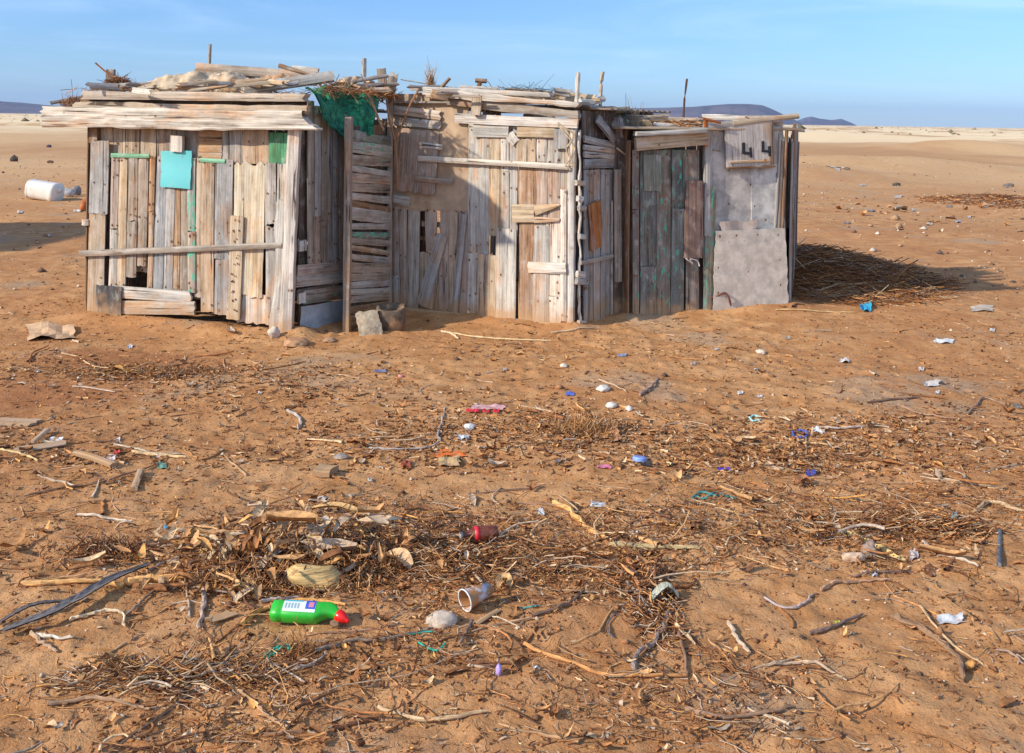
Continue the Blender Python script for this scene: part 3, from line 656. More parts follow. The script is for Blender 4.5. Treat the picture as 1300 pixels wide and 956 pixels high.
loose('loose_board', 'dark grey squared board lying long along the top of the left hut roof', 'board', 249, 86, 402, 98, 8.3, 8.15, 12, 'gbrown', t=.05, group=GR)
loose('loose_board', 'grey slanting board rising to the right in front on the left hut roof', 'board', 310, 113, 424, 97, 7.75, 7.9, 13, 'grey', t=.06, group=GR)
loose('loose_board', 'short splintered brown board sticking up behind the slanting grey roof board', 'board', 354, 83, 398, 96, 8.2, 8.1, 6, 'brown', group=GR, w1=2)
loose('loose_board', 'narrow pale curled board lying behind the slanting grey roof board', 'board', 371, 86, 405, 90, 8.3, 8.2, 6, 'pale', group=GR)
loose('loose_board', 'thin grey plank overhanging the far left corner of the left hut roof', 'board', 64, 131, 112, 122, 8.05, 8.2, 4, 'gbrown', group=GR, rag=.03)
loose('loose_board', 'second thin dark plank above the overhanging left roof corner', 'board', 62, 139, 96, 135, 8.0, 8.1, 4, 'brown', group=GR, rag=.03)
loose('loose_board', 'splintered board end by the beige cloth at the left end of the left roof', 'board', 110, 122, 165, 119, 8.1, 8.0, 5, 'sand', group=GR, rag=.03)
loose('stub_post', 'short weathered wooden stub standing on the left end of the left roof', 'post', 141, 88, 139, 121, 8.15, 8.15, 9, 'gbrown', t=.06, nrm=(0, -1, 0), erode=.01)
stick3('rusty_rod', 'bent rusty rod poking up at the far left end of the roof', 'rod', [(121, 80, 8.1), (134, 91, 8.1), (148, 99, 8.1), (160, 106, 8.1)], 2.2, 'rust', RUST)
stick3('thin_pole', 'thin dark pole standing on the left hut roof behind the boards', 'pole', [(267, 56, 8.5), (266, 76, 8.5), (265, 104, 8.5)], 3.6, 'gbrown')
stick3('tied_post', 'short grey post tied with wire above the green netting', 'post', [(462, 74, 8.1), (462, 98, 8.1)], 6.4, 'grey')
loose('roof_stake', 'square grey stake standing behind the brushwood between left and middle huts', 'post', 484, 87, 487, 120, 8.35, 8.35, 11, 'gbrown', t=.05, nrm=(0, -1, 0), rag=.02)
loose('roof_stake', 'split pale stake leaning at the left corner of the middle hut roof', 'post', 501, 92, 496, 122, 8.3, 8.3, 10, 'pale', t=.03, nrm=(0, -1, 0), rag=.03)
stick3('upright_post', 'pale upright post above the right corner of the middle hut roof, left of a pair', 'post', [(734, 92, 7.95), (733, 112, 7.95), (732, 140, 7.95)], 6.2, 'pale')
stick3('upright_post', 'thinner brown upright post above the middle hut roof, right of a pair', 'post', [(765, 91, 8.15), (763, 108, 8.15), (762, 135, 8.15)], 5.0, 'tan')
stick3('short_log', 'short pale log lying between the two upright roof posts', 'log', [(736, 129, 7.92), (752, 130, 8.0), (767, 125, 8.05)], 8, 'pale')
stick3('iron_pipe', 'tall dark rusty iron pipe standing on the right hut roof before the blue hill', 'pipe', [(872, 100, 9.2), (869, 126, 9.2), (867, 158, 9.2)], 2.8, (.10, .045, .03), RUST)
stick3('roof_stick', 'dark stick tilting up to the right on the middle hut roof', 'stick', [(560, 112, 8.25), (571, 99, 8.25)], 4.6, 'brown')
stick3('roof_stick', 'thin straight rod running low across the middle hut roof', 'stick', [(509, 101, 8.4), (540, 106, 8.4), (580, 112, 8.3)], 1.6, 'grey')
loose('loose_board', 'grey plank lying on the middle hut roof under the wood knot', 'board', 582, 111, 632, 114, 8.2, 8.1, 6, 'grey', group=GR)
loose('wood_knot', 'dark mushroom shaped wood knot on the middle hut roof', 'wood scrap', 603, 102, 618, 103, 8.2, 8.2, 4, 'brown', t=.05); 
loose('wood_knot', 'short dark stem of wood under the mushroom shaped knot', 'wood scrap', 610, 103, 607, 112, 8.2, 8.2, 5, 'brown', t=.04)
loose('loose_board', 'pale plank lying at the front edge of the middle hut roof by the brown posts', 'board', 690, 124, 738, 126, 8.1, 8.0, 8, 'sand', group=GR, wob=.2)
stick3('roof_log', 'thick round log lying across the back of the right hut roof', 'log', [(772, 150, 8.75), (830, 153, 8.9), (905, 158, 9.1)], 13, 'tan')
loose('loose_board', 'board edge lying at the front of the right hut roof by the orange sponge', 'board', 830, 158, 900, 164, 8.35, 8.4, 5, 'pale', group=GR, wob=.3)
loose('loose_board', 'grey board lying across the gap between the middle and right hut roofs', 'board', 762, 141, 800, 139, 8.15, 8.4, 8, 'sand', group=GR)
loose('loose_board', 'narrow teal edged board lying on the right hut roof', 'board', 835, 161, 880, 164, 8.6, 8.5, 3, 'greeng', group=GR, paint=.3)
for x0, y0, x1, y1, l in ((160, 106, 215, 113, 'crooked grey slat in front of the beige cloth on the left roof'), (230, 121, 262, 118, 'broken end of slat amid brown fibre on the left roof'), (655, 119, 700, 123, 'thin sunlit slat on the middle hut roof edge'), (560, 117, 600, 121, 'thin crooked slat above the short eave post'), (445, 104, 492, 96, 'thin slat above the green netting'), (450, 111, 486, 106, 'second thin slat just above the green netting')):
    loose('broken_plank', l, 'slat', x0, y0, x1, y1, 7.9, 8.1, 4, random.choice(['pale', 'grey', 'gbrown']), group='thin slats on the hut roofs', wob=.3, rag=.02)
def clutter(n, xr, yf, Yr, label, grp, tones):
    for i in range(n):
        x = random.uniform(*xr); y = yf(x)+random.uniform(-7, 3); L = random.uniform(18, 70); Yc = random.uniform(*Yr)
        loose('broken_plank', label, 'slat', x-L/2, y+random.uniform(-4, 4), x+L/2, y+random.uniform(-4, 4), Yc, Yc+random.uniform(-.15, .2), random.uniform(2.5, 8), random.choice(tones), group=grp, wob=.35, rag=.04, t=random.uniform(.008, .03))
clutter(20, (130, 400), lambda x: 114-.02*(x-130), (7.55, 7.95), 'broken weathered slat lying among many others along the left hut roof', 'broken slats piled along the left hut roof', ['pale', 'gbrown', 'tan', 'grey', 'brown', 'sand'])
clutter(18, (520, 735), lambda x: 117+.05*(x-520), (7.9, 8.3), 'broken weathered slat lying among many others along the middle hut roof', 'broken slats piled along the middle hut roof', ['pale', 'gbrown', 'tan', 'grey', 'brown', 'sand'])
clutter(9, (430, 520), lambda x: 114, (7.9, 8.3), 'broken slat lying in the roof gap between left and middle huts', 'broken slats in the roof gap between left and middle huts', ['gbrown', 'grey', 'brown'])
clutter(10, (790, 985), lambda x: 156, (8.2, 9.0), 'broken weathered slat lying among many others on the right hut roof', 'broken slats piled along the right hut roof', ['pale', 'gbrown', 'tan', 'grey', 'sand'])
# cloth and cardboard humps
def hump(name, label, cat, x0, x1, yb, yt, Y, D, tn, m, seed=1, nx=60, ny=16, tj=.55):
    """draped heap: sheet running along x, hanging at the front"""
    mb = MB(); a = at(x0, yb, Y); b = at(x1, yb, Y); H = (yb-yt)/FPX*Y
    def dsp(u, v):
        pr = min(1, max(0, v)/.3)**.6*1.15*(math.sin(math.pi*min(1, max(0, u)))**.45)
        q = float(fbm(np.array([u*7+seed]), np.array([v*3.]), seed, 4)[0]); q += .16*abs(float(vn(np.array([u*23+seed]), np.array([v*5.+u*9]), seed+9)[0])-.5)*2-.08
        return V((0, 0, H*(pr*(.8+tj*q)))) + V((0, -1, 0))*(.14*q*(1-v))
    sheet(mb, [a, b, b+V((0, D, 0)), a+V((0, D, 0))], nx, ny, .008, dsp, tn, edge=.05)
    return tag(mb.build(name, m, smooth=True), label, cat)
hump('roof_cloth', 'long crumpled beige cloth heaped on the left hut roof', 'cloth', 160, 335, 120, 88, 7.85, .5, (.55, .42, .28), CLOTH, 4)
hump('roof_cloth', 'pale peaked cloth bulge beside the dark boards on the left hut roof', 'cloth', 250, 330, 118, 92, 7.95, .4, (.55, .43, .31), CLOTH, 9)
hump('roof_cloth', 'small brown sacking heap behind the slanting grey roof board', 'cloth', 320, 400, 108, 88, 8.1, .3, (.36, .22, .13), CLOTH, 14)
hump('roof_cloth', 'pale cardboard scrap on the roof above the short grey tied post', 'cardboard', 425, 470, 104, 96, 8.1, .3, (.5, .36, .24), CARD, 15)
hump('roof_cloth', 'sagging beige hardboard flap at the left corner of the middle hut roof', 'cardboard', 516, 580, 132, 113, 8.3, .5, (.5, .36, .24), CARD, 25)
hump('roof_sack', 'pale sack hanging in the opening under the middle hut eave', 'sack', 612, 636, 146, 134, 8.1, .1, (.55, .42, .32), CLOTH, 26)
hump('torn_sack', 'grey white torn sack hanging over the gap beside the middle hut', 'sack', 770, 795, 182, 145, 8.12, .1, (.42, .36, .33), CLOTH, 31)
hump('roof_rag', 'pinkish rag on the roof between the middle and right huts', 'rag', 780, 832, 163, 150, 8.3, .3, (.42, .26, .17), CLOTH, 36)
mb = MB(); rock(mb, at(820, 158, 8.3), (.05, .05, .04), (.62, .40, .20), 3); tag(mb.build('sponge', STONE, smooth=True), 'tan sponge lump on the right hut roof edge by the door', 'sponge')
# green netting draped over the left hut's side
mb = MB()
def dn(u, v):
    q = 1.5* float(fbm(np.array([u*5]), np.array([v*2.5]), 77, 4)[0]); return V((0, -.05, .0))*q*3+V((.02, 0, 0))*math.sin(9*u+2*v)+V((0, -.035, 0))*math.sin(17*u+3*v)*(.3+v)+V((0, 0, .05*q))
ta = at(385, 112, 7.75); tb = at(478, 110, 8.15); tcn = at(470, 178, 8.05); td = at(441, 166, 7.68); te = at(430, 142, 7.62)
N1, N2 = 20, 22
top = [at(386+ (484-386)*i/N1, 111+3*math.sin(i*.9)-1*(i/N1), 7.72+.45*i/N1) for i in range(N1+1)]
low = []
for i in range(N1+1):
    u = i/N1; x = 396+(476-396)*u; y = 118+ (182-118)*(1-abs(u-.55)/.55)**.8 if u < .55 else 182-12*(u-.55)/.45
    low.append(at(x, y, WA2.hit(min(x, 452), y, .11).y))
vs = []; fs = []
for j in range(N2+1):
    v = j/N2
    for i in range(N1+1): vs.append(top[i].lerp(low[i], v)+dn(i/N1, v)+V((0, -.05, .02))*math.sin(math.pi*v))
for j in range(N2):
    for i in range(N1): a = j*(N1+1)+i; fs.append((a, a+1, a+N1+2, a+N1+1))
mb.add(vs, fs, (.022, .19, .10)); m_ = len(vs); mb.add([p+V((.008, .012, 0)) for p in vs], [f[::-1] for f in fs], (.02, .14, .08))
nett = tint_mat('green_netting', 26, .65, .75, .008, .3, (.05, .27, .12))
tag(mb.build('green_netting', nett, smooth=True), 'green fishing netting draped over the corner of the left hut', 'netting')

# ---------------------------------------------------------------- strands (rope, fibre, brush)
def tubes_np(P, r, colr, sides=3):
    """P (n,k,3), r (n,k), colr (n,3)"""
    n, k, _ = P.shape
    T = np.gradient(P, axis=1); T /= np.linalg.norm(T, axis=2, keepdims=True)+1e-9
    up = np.zeros_like(T); up[..., 2] = 1; A = np.cross(T, up); la = np.linalg.norm(A, axis=2, keepdims=True)
    A = np.where(la < .05, np.array([1., 0, 0]), A/(la+1e-9)); B = np.cross(T, A)
    th = 2*np.pi*np.arange(sides)/sides+np.pi/2
    Vt = P[:, :, None, :]+r[:, :, None, None]*(A[:, :, None, :]*np.cos(th)[None, None, :, None]+B[:, :, None, :]*np.sin(th)[None, None, :, None])
    base = (np.arange(n)[:, None, None]*k+np.arange(k-1)[None, :, None])*sides; s = np.arange(sides)[None, None, :]; s2 = (s+1) % sides
    Fq = np.stack([base+s, base+s2, base+sides+s2, base+sides+s], -1).reshape(-1, 4)
    uv = np.zeros((n, k, sides, 2)); uv[..., 0] = np.arange(k)[None, :, None]*.03+np.arange(n)[:, None, None]*.37; uv[..., 1] = np.arange(n)[:, None, None]*.11+s*.002
    return Vt.reshape(-1, 3), Fq, np.repeat(colr, k*sides, 0), uv.reshape(-1, 2)
PAL = np.array([(.56, .31, .13), (.45, .22, .085), (.36, .155, .055), (.25, .105, .04), (.60, .42, .24), (.50, .37, .25), (.17, .075, .035), (.62, .32, .10), (.40, .31, .23)])
def pick(n, p=None):
    c = PAL[RNG.choice(len(PAL), n, p=p)]*RNG.uniform(.8, 1.2, (n, 1)); return c
def brush(name, label, cat, c, rad, n, L, r, hfun=None, flat=.4, p=None, kind='stuff', cols=None, group=None, dirx=None):
    u = RNG.uniform(0, 1, n)**.6; a = RNG.uniform(0, 2*np.pi, n)
    x = c[0]+np.cos(a)*u*rad[0]; y = c[1]+np.sin(a)*u*rad[1]; hz = rad[2]*(1-u**1.5)*RNG.uniform(0, 1, n)
    k = 5; th = RNG.uniform(0, 2*np.pi, n) if dirx is None else dirx+RNG.normal(0, .5, n); ln = L*RNG.uniform(.4, 1.3, n); curv = RNG.normal(0, .7, n); tilt = RNG.normal(0, flat, n)
    t = np.linspace(-.5, .5, k); P = np.zeros((n, k, 3))
    ang = th[:, None]+curv[:, None]*t[None, :]
    P[..., 0] = x[:, None]+np.cumsum(np.cos(ang), 1)*ln[:, None]/k-np.cos(th)[:, None]*ln[:, None]*.5
    P[..., 1] = y[:, None]+np.cumsum(np.sin(ang), 1)*ln[:, None]/k-np.sin(th)[:, None]*ln[:, None]*.5
    g = gh(P[..., 0], P[..., 1]) if len(c) == 2 else np.full(P.shape[:2], c[2])
    z = g+hz[:, None]+tilt[:, None]*t[None, :]*ln[:, None]+RNG.normal(0, .004, (n, k))
    P[..., 2] = np.maximum(z, g+.001) if len(c) == 2 else z
    rr = r*RNG.uniform(.4, 1.5, n)[:, None]*np.array([1, 1, .9, .7, .4])[None, :]
    vv, ff, cc, uv = tubes_np(P, rr, pick(n, p) if cols is None else cols(n), 3 if r < .004 else 5)
    off = np.array([c[0], c[1], float(vv[:, 2].min())])
    o = link(name, mesh_np(name, vv-off, ff, cc, uv), LIT); o.location = off
    return tag(o, label, cat, group, kind)
pd = [.08, .14, .2, .2, .05, .06, .2, .02, .05]
pdk = [.03, .08, .15, .25, .02, .05, .37, .0, .05]
p3 = lambda px, py, Y: tuple(at(px, py, Y))
brush('roof_brush', 'tangle of brown brushwood between the left and middle hut roofs', 'brushwood', p3(480, 122, 8.15), (.17, .12, .07), 240, .22, .0035, flat=.35, p=pd)
brush('vine_tangle', 'thin brown vines tangled over the green netting', 'brushwood', p3(440, 116, 7.75), (.26, .14, .05), 150, .26, .003, flat=.35, p=pd)
brush('hanging_fibre', 'brown coconut like fibre hanging over the left hut header beam', 'fibre', p3(262, 125, 7.72), (.10, .04, .05), 260, .09, .0015, flat=1.2, p=pd)
brush('thatch_tuft', 'dark thatch tuft at the foot of the rusty rod on the left roof', 'thatch', p3(152, 106, 8.05), (.1, .08, .05), 180, .15, .003, p=pdk)
brush('fibre_tuft', 'brown fibre tuft at the far left end of the header beam', 'fibre', p3(96, 132, 8.0), (.12, .06, .04), 160, .12, .002, flat=.8, p=pd)
brush('fibre_tuft', 'upright pale fibre tuft on the middle hut roof', 'fibre', p3(547, 106, 8.3), (.03, .03, .04), 90, .1, .002, flat=1.6, p=None)
brush('wire_tangle', 'dark tangle of thin wire on the middle hut roof', 'wire', p3(665, 114, 8.1), (.3, .1, .02), 60, .25, .0015, flat=.3, p=None, cols=lambda n: np.tile([[.04, .045, .05]], (n, 1)))
brush('straw_layer', 'loose straw and twigs lying along the middle hut roof', 'straw', p3(640, 121, 8.15), (.65, .15, .04), 500, .2, .003, flat=.15, p=pd, dirx=-.3)
brush('straw_layer', 'loose straw and twigs lying along the right hut roof', 'straw', p3(850, 158, 8.7), (.7, .4, .03), 500, .2, .004, flat=.15, p=pd, dirx=.2)
brush('straw_layer', 'loose straw and twigs lying along the left hut roof', 'straw', p3(240, 116, 7.95), (1.0, .15, .03), 160, .2, .003, flat=.15, p=pd, dirx=-.2)
brush('corner_brush', 'brown twigs stuffed into the right corner of the middle hut eave', 'brushwood', p3(752, 160, 8.1), (.10, .06, .12), 220, .14, .003, flat=.8, p=pdk)
brush('wall_twigs', 'teal and brown net scraps hanging beside the lintel of the right hut', 'netting', p3(803, 172, 8.25), (.06, .04, .10), 150, .14, .0018, flat=1.8, cols=lambda n: np.where(RNG.uniform(0, 1, (n, 1)) < .4, [[.03, .22, .20]], [[.30, .2, .13]]))
# ropes
def rope(name, label, pts, wpx, tn, m=None, cat='rope'):
    P = [at(*p) for p in pts]; Q = []
    for i in range(len(P)-1):
        a = P[max(i-1, 0)]; b = P[i]; c = P[i+1]; d = P[min(i+2, len(P)-1)]
        for s in range(5):
            t = s/5; Q.append(.5*((2*b)+(c-a)*t+(2*a-5*b+4*c-d)*t*t+(3*b-3*c+d-a)*t**3))
    Q.append(P[-1]); mb = MB(); tube(mb, Q, wpx*P[0].y/FPX/2, tn, 6, .1); return tag(mb.build(name, m or BARK), label, cat)
rope('rope', 'sagging brown rope looped across the top of the dark door', [(783, 188, 8.0), (800, 200, 8.1), (820, 207, 8.15), (840, 202, 8.2), (853, 189, 8.2)], 2.4, 'tan')
rope('vine', 'long brown vine hanging forked down between the left and middle huts', [(487, 99, 8.15), (490, 120, 8.1), (494, 150, 8.05), (502, 185, 8.05), (505, 240, 8.1)], 3, (.30, .15, .08), cat='vine')
rope('vine', 'shorter brown vine crossing the first one from the upper right', [(533, 112, 8.15), (522, 130, 8.1), (512, 155, 8.1), (503, 180, 8.1)], 2.6, (.30, .15, .08), cat='vine')
rope('vine', 'thick twisted vine hanging across the green netting', [(440, 104, 8.0), (458, 112, 7.85), (470, 125, 7.8), (480, 150, 7.85), (487, 165, 7.9)], 3.2, (.33, .22, .14), cat='vine')
rope('strap', 'pale bent strap tied over the header beam at the corner post', [(372, 118, 7.45), (370, 135, 7.4), (366, 150, 7.38), (359, 166, 7.38)], 5, 'gbrown', cat='strap')
rope('rope', 'thin pale cord drawn along the left hut header beam to the corner', [(306, 116, 7.75), (325, 126, 7.65), (350, 131, 7.55), (372, 133, 7.4)], 2.2, 'tan')
GRr = 'pale cords hanging at the corner of the middle hut'
for i, (a, b) in enumerate(((722, 727), (727, 722), (718, 730), (730, 719))):
    tag(rope('hanging_cord', None, [(708, 155+i*2, C1.y-.09), (a, 170, C1.y-.1), (b, 190, C1.y-.1), (a, 210, C1.y-.09), ((a+b)/2, 216-3*i, C1.y-.09)], 2.0, 'sand'), 'pale knotted cord hanging at the upper right corner of the middle hut', 'cord', GRr)
rope('rope', 'thin cord running diagonally along the eave to the knotted cords', [(690, 126, 7.9), (698, 142, 7.8), (712, 158, 7.72), (726, 168, 7.7)], 2.6, 'tan')
rope('wire', 'thin black wire arching over the middle hut roof', [(615, 103, 8.2), (620, 104, 8.2), (626, 112, 8.2), (640, 115, 8.2)], .8, 'char', RUST, cat='wire')
rope('string', 'white string knotted at the edge of the dark door', [(868, 326, 8.1), (873, 330, 8.08), (880, 335, 8.1), (876, 329, 8.08), (885, 331, 8.1), (888, 338, 8.1)], 1.4, 'white', cat='string')
rope('strap', 'reddish bent strap leaning against the metal sheet at ground level', [(903, 391, 8.2), (904, 378, 8.15), (912, 375, 8.15), (921, 372, 8.15), (926, 380, 8.15), (928, 392, 8.2)], 2.6, (.16, .06, .05), cat='strap')

# ---------------------------------------------------------------- ground
def axis(lo, hi, step, far_lo, far_hi, g=1.06):
    a = list(np.arange(lo, hi+1e-6, step)); s = step; x = a[-1]
    while x < far_hi: s *= g; x += s; a.append(x)
    s = step; x = a[0]; b = []
    while x > far_lo: s *= g; x -= s; b.append(x)
    return np.array(b[::-1]+a)
X = axis(-4.6, 4.6, .016, -12000, 12000, 1.045); Y = axis(1.6, 9.2, .016, -3000, 14000, 1.035)
XX, YY = np.meshgrid(X, Y); Z = gh(XX, YY)
Z = np.where(np.hypot(XX, YY) > 400, np.minimum(Z, .6), Z)
nx, ny = len(X), len(Y); idx = np.arange(nx*ny).reshape(ny, nx)
F4 = np.stack([idx[:-1, :-1], idx[:-1, 1:], idx[1:, 1:], idx[1:, :-1]], -1).reshape(-1, 4)
gm = mesh_np('ground', np.stack([XX, YY, Z], -1).reshape(-1, 3), F4, smooth=True)
print('ground verts', nx*ny)
t = NT('sandy_ground'); geo = t.n('ShaderNodeNewGeometry').outputs['Position']
n1 = t.noise(geo, .5, 5, .6); n2 = t.noise(geo, 5, 6, .65); n3 = t.noise(geo, 60, 5, .7); n4 = t.noise(t.map(geo, (1, .45, 1)), .06, 5, .6)
col = t.mix(t.ramp(n2, .35, .65), (.41, .198, .078), (.57, .315, .142))
col = t.mix(t.ramp(n1, .42, .62, 0, .6), col, (.40, .18, .07))
col = t.mix(t.ramp(t.noise(t.map(geo, (1, 1, 1), (5, 8, 0)), .9, 4, .6), .55, .68, 0, .6), col, (.36, .27, .185))
speck = t.ramp(t.noise(geo, 95, 3, .6), .60, .68, 0, .7); col = t.mix(speck, col, (.13, .075, .045))
sp2 = t.ramp(t.noise(t.map(geo, (1, 1, 1), (3, 3, 0)), 38, 4, .65), .60, .70, 0, .55); col = t.mix(sp2, col, (.20, .11, .06))
lt = t.ramp(t.noise(geo, 130, 2, .5), .66, .72, 0, .6); col = t.mix(lt, col, (.58, .46, .33))
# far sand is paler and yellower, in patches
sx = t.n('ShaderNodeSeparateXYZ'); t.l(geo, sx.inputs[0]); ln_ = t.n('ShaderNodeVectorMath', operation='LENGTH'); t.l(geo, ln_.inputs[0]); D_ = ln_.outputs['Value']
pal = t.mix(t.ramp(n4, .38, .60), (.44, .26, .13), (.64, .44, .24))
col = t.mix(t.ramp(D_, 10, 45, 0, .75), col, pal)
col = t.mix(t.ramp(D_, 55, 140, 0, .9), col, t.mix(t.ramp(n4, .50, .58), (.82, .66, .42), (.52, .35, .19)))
# reddish patches near the left hut
for (px, py, rx, ry) in ((170, 460, .7, .35), (40, 500, .8, .4), (240, 470, .4, .2)):
    g_ = gp(px, py); mpn = t.map(geo, (1/rx, 1/ry, 0), (-g_.x/rx, -g_.y/ry, 0)); l2 = t.n('ShaderNodeVectorMath', operation='LENGTH'); t.l(mpn, l2.inputs[0])
    q = t.math('ADD', l2.outputs['Value'], t.math('MULTIPLY', n2, .8)); col = t.mix(t.ramp(q, .7, 1.6, .55, 0), col, (.27, .10, .045))
hh = t.math('ADD', t.math('MULTIPLY', n2, .7), t.math('ADD', t.math('MULTIPLY', n3, .35), t.math('MULTIPLY', t.noise(geo, 180, 3, .6), .12)))
t.bump(hh, .9, .02); t.set(Base_Color=col, Roughness=.95); t.b.inputs['Specular IOR Level'].default_value = .08
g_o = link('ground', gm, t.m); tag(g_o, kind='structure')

# ---------------------------------------------------------------- hills
def ridge(name, pts, Yd, depth, c):
    """pts: (px, ytop) silhouette; built as a real ridge at distance Yd with depth"""
    mb = MB(); n = 90; m = 14; xs = np.linspace(pts[0][0], pts[-1][0], n); ys = np.interp(xs, [p[0] for p in pts], [p[1] for p in pts]); vs = []
    for j in range(m+1):
        v = j/m
        for i in range(n):
            tp = at(xs[i], ys[i], Yd); hgt = max(0, tp.z)*(math.sin(math.pi*min(v*1.0, .5)) if v <= .5 else math.sin(math.pi*v)*.98)
            q = float(fbm(np.array([xs[i]*.05]), np.array([v*5.]), 5, 4)[0])
            gul = abs(float(vn(np.array([xs[i]*.12]), np.array([v*1.2]), 8)[0])-.5)
            vs.append(V((tp.x*(1+(v-.5)*depth/Yd), Yd+(v-.5)*depth, -3+hgt*(1 if .45 < v < .55 else (.93+.25*q-.25*gul)))))
    fs = [(j*n+i, j*n+i+1, (j+1)*n+i+1, (j+1)*n+i) for j in range(m) for i in range(n-1)]
    mb.add(vs, fs, c); o = mb.build(name, HILL, smooth=True, base=(vs[0].x, Yd, -3)); return tag(o, kind='structure')
HILL = tint_mat('hill_rock', .004, .35, .95, 2.0, .0)
ridge('hill', [(700, 158), (760, 143), (800, 137), (850, 136), (880, 135), (905, 133), (925, 131.5), (950, 131.5), (968, 133), (978, 137), (995, 145), (1012, 153), (1030, 163)], 7000, 1500, (.13, .10, .09))
ridge('hill', [(985, 161), (1005, 155), (1022, 149), (1030, 147.5), (1040, 150), (1055, 152), (1068, 150.5), (1080, 155), (1098, 164)], 8500, 1200, (.11, .09, .085))
ridge('hill', [(-330, 128), (-150, 124), (-60, 126), (0, 128), (30, 130), (60, 133), (90, 135), (130, 137), (200, 141), (260, 147)], 7000, 1500, (.13, .10, .09))

# ---------------------------------------------------------------- litter: straw, twigs, leaves
CL = [(360, 710, .38, .28, 3.2), (300, 735, .25, .2, 1.6), (480, 690, .5, .25, 1.8), (560, 730, .5, .3, 1.7), (430, 650, .6, .25, 1.3), (640, 680, .6, .2, 1.4), (780, 700, .5, .3, 1.2), (815, 745, .22, .25, 3.0), (830, 790, .15, .3, 1.8),
      (930, 590, .5, .4, 1.1), (880, 650, .6, .25, 1.2), (960, 680, .5, .25, 1.0), (735, 545, .35, .25, 1.6), (1150, 665, .6, .25, 1.3), (1110, 700, .4, .2, 1.6), (1190, 800, .25, .3, 1.3), (200, 860, .5, .15, 2.0), (120, 700, .5, .2, 1.0),
      (120, 475, .6, .25, 1.0), (200, 475, .45, .15, 2.0), (1160, 545, .7, .3, .9), (1040, 570, .6, .4, .7), (60, 600, .6, .3, .9), (340, 500, .7, .3, .8), (560, 560, .5, .4, .7), (800, 850, .5, .2, .9), (620, 780, .35, .25, 1.2), (1240, 640, .5, .2, 1.4), (980, 850, .3, .2, 1), (430, 840, .3, .15, 1.2),
      (300, 930, .4, .15, 1.5), (850, 920, .4, .15, 1.2)]
CW = [(gp(a, b), rx, ry, wt) for a, b, rx, ry, wt in CL]
EXC = [(gp(370, 800).x, gp(370, 800).y, .11), (gp(430, 800).x, gp(430, 800).y, .10), (gp(600, 785).x, gp(600, 785).y, .11), (gp(760, 800).x, gp(760, 800).y, .22), (gp(900, 780).x, gp(900, 780).y, .25), (gp(1110, 800).x, gp(1110, 800).y, .3), (gp(90, 830).x, gp(90, 830).y, .25)]
def dens(x, y):
    d = .07+.42*np.clip(fbm(x*1.1, y*1.6, 91, 4)*2.4-.02, 0, 1)
    d = d*(1-.6*sst(6.2, 7.6, y))
    for p, rx, ry, wt in CW: d = d+.62*wt*np.exp(-(((x-p.x)/rx)**2+((y-p.y)/ry)**2))
    for (a, b, q) in EXC: d = d*(1-np.exp(-(((x-a)**2+(y-b)**2)/q**2)))
    return d
def scatter(n, ylo, yhi):
    xs = []; ys = []; tot = 0
    while tot < n:
        m = n*3; y = ylo+(yhi-ylo)*RNG.uniform(0, 1, m)**1.25; x = RNG.uniform(-.62, .62, m)*(y+1.0); k = RNG.uniform(0, 3.2, m) < dens(x, y)
        xs.append(x[k]); ys.append(y[k]); tot += k.sum()
    return np.concatenate(xs)[:n], np.concatenate(ys)[:n]
def strands(name, label, n, ylo, yhi, L, r, p=None, curl=.9, lift=.02, sides=3, dirb=None):
    x, y = scatter(n, ylo, yhi); k = 6
    th = RNG.uniform(0, np.pi, n) if dirb is None else np.where(RNG.uniform(0, 1, n) < .6, RNG.normal(dirb, .45, n), RNG.uniform(0, np.pi, n))
    ln = L*RNG.lognormal(0, .5, n); cv = RNG.normal(0, curl, n)
    wig = RNG.normal(0, .18, (n, k)); ang = th[:, None]+cv[:, None]*np.linspace(-.5, .5, k)[None]+wig
    P = np.zeros((n, k, 3)); P[..., 0] = x[:, None]+np.cumsum(np.cos(ang), 1)*ln[:, None]/k; P[..., 1] = y[:, None]+np.cumsum(np.sin(ang), 1)*ln[:, None]/k
    g = gh(P[..., 0], P[..., 1]); d = np.clip(dens(x, y), 0, 3)
    up = RNG.uniform(0, 1, n)**2*lift*(.3+d); tl = RNG.normal(0, .12, n)*(.3+d*.5)
    rr = (r*RNG.lognormal(0, .4, n))[:, None]*np.linspace(1.1, .6, k)[None]
    zc = g.mean(1)+up
    z = zc[:, None]+tl[:, None]*np.linspace(-.5, .5, k)[None]*ln[:, None]
    P[..., 2] = np.maximum(z*.7+.3*(g+up[:, None]), g+rr*.3)
    vv, ff, cc, uv = tubes_np(P, rr, pick(n, p), sides)
    o = link(name, mesh_np(name, vv, ff, cc, uv), LIT); return tag(o, label, 'plant litter', None, 'stuff')
strands('straw_litter', 'fine dry straw scattered all over the sand', 11000, 2.0, 8.2, .045, .0012, lift=.015, p=[.09, .14, .2, .2, .08, .08, .13, .05, .03])
strands('straw_litter', 'longer dry stems scattered all over the sand', 1300, 2.0, 8.4, .12, .0020, lift=.03, dirb=2.9, p=[.10, .16, .2, .18, .08, .08, .1, .06, .04])
strands('twig_litter', 'small crooked brown twigs scattered over the sand', 480, 2.0, 8.6, .16, .0036, lift=.03, sides=5, curl=1.3, p=[.1, .15, .2, .2, .05, .1, .12, .03, .05])
strands('chip_litter', 'short broken bark and stem chips scattered over the sand', 8500, 2.0, 8.6, .020, .0022, lift=.012, sides=5, curl=.5, p=[.08, .12, .18, .22, .08, .1, .17, .02, .03])
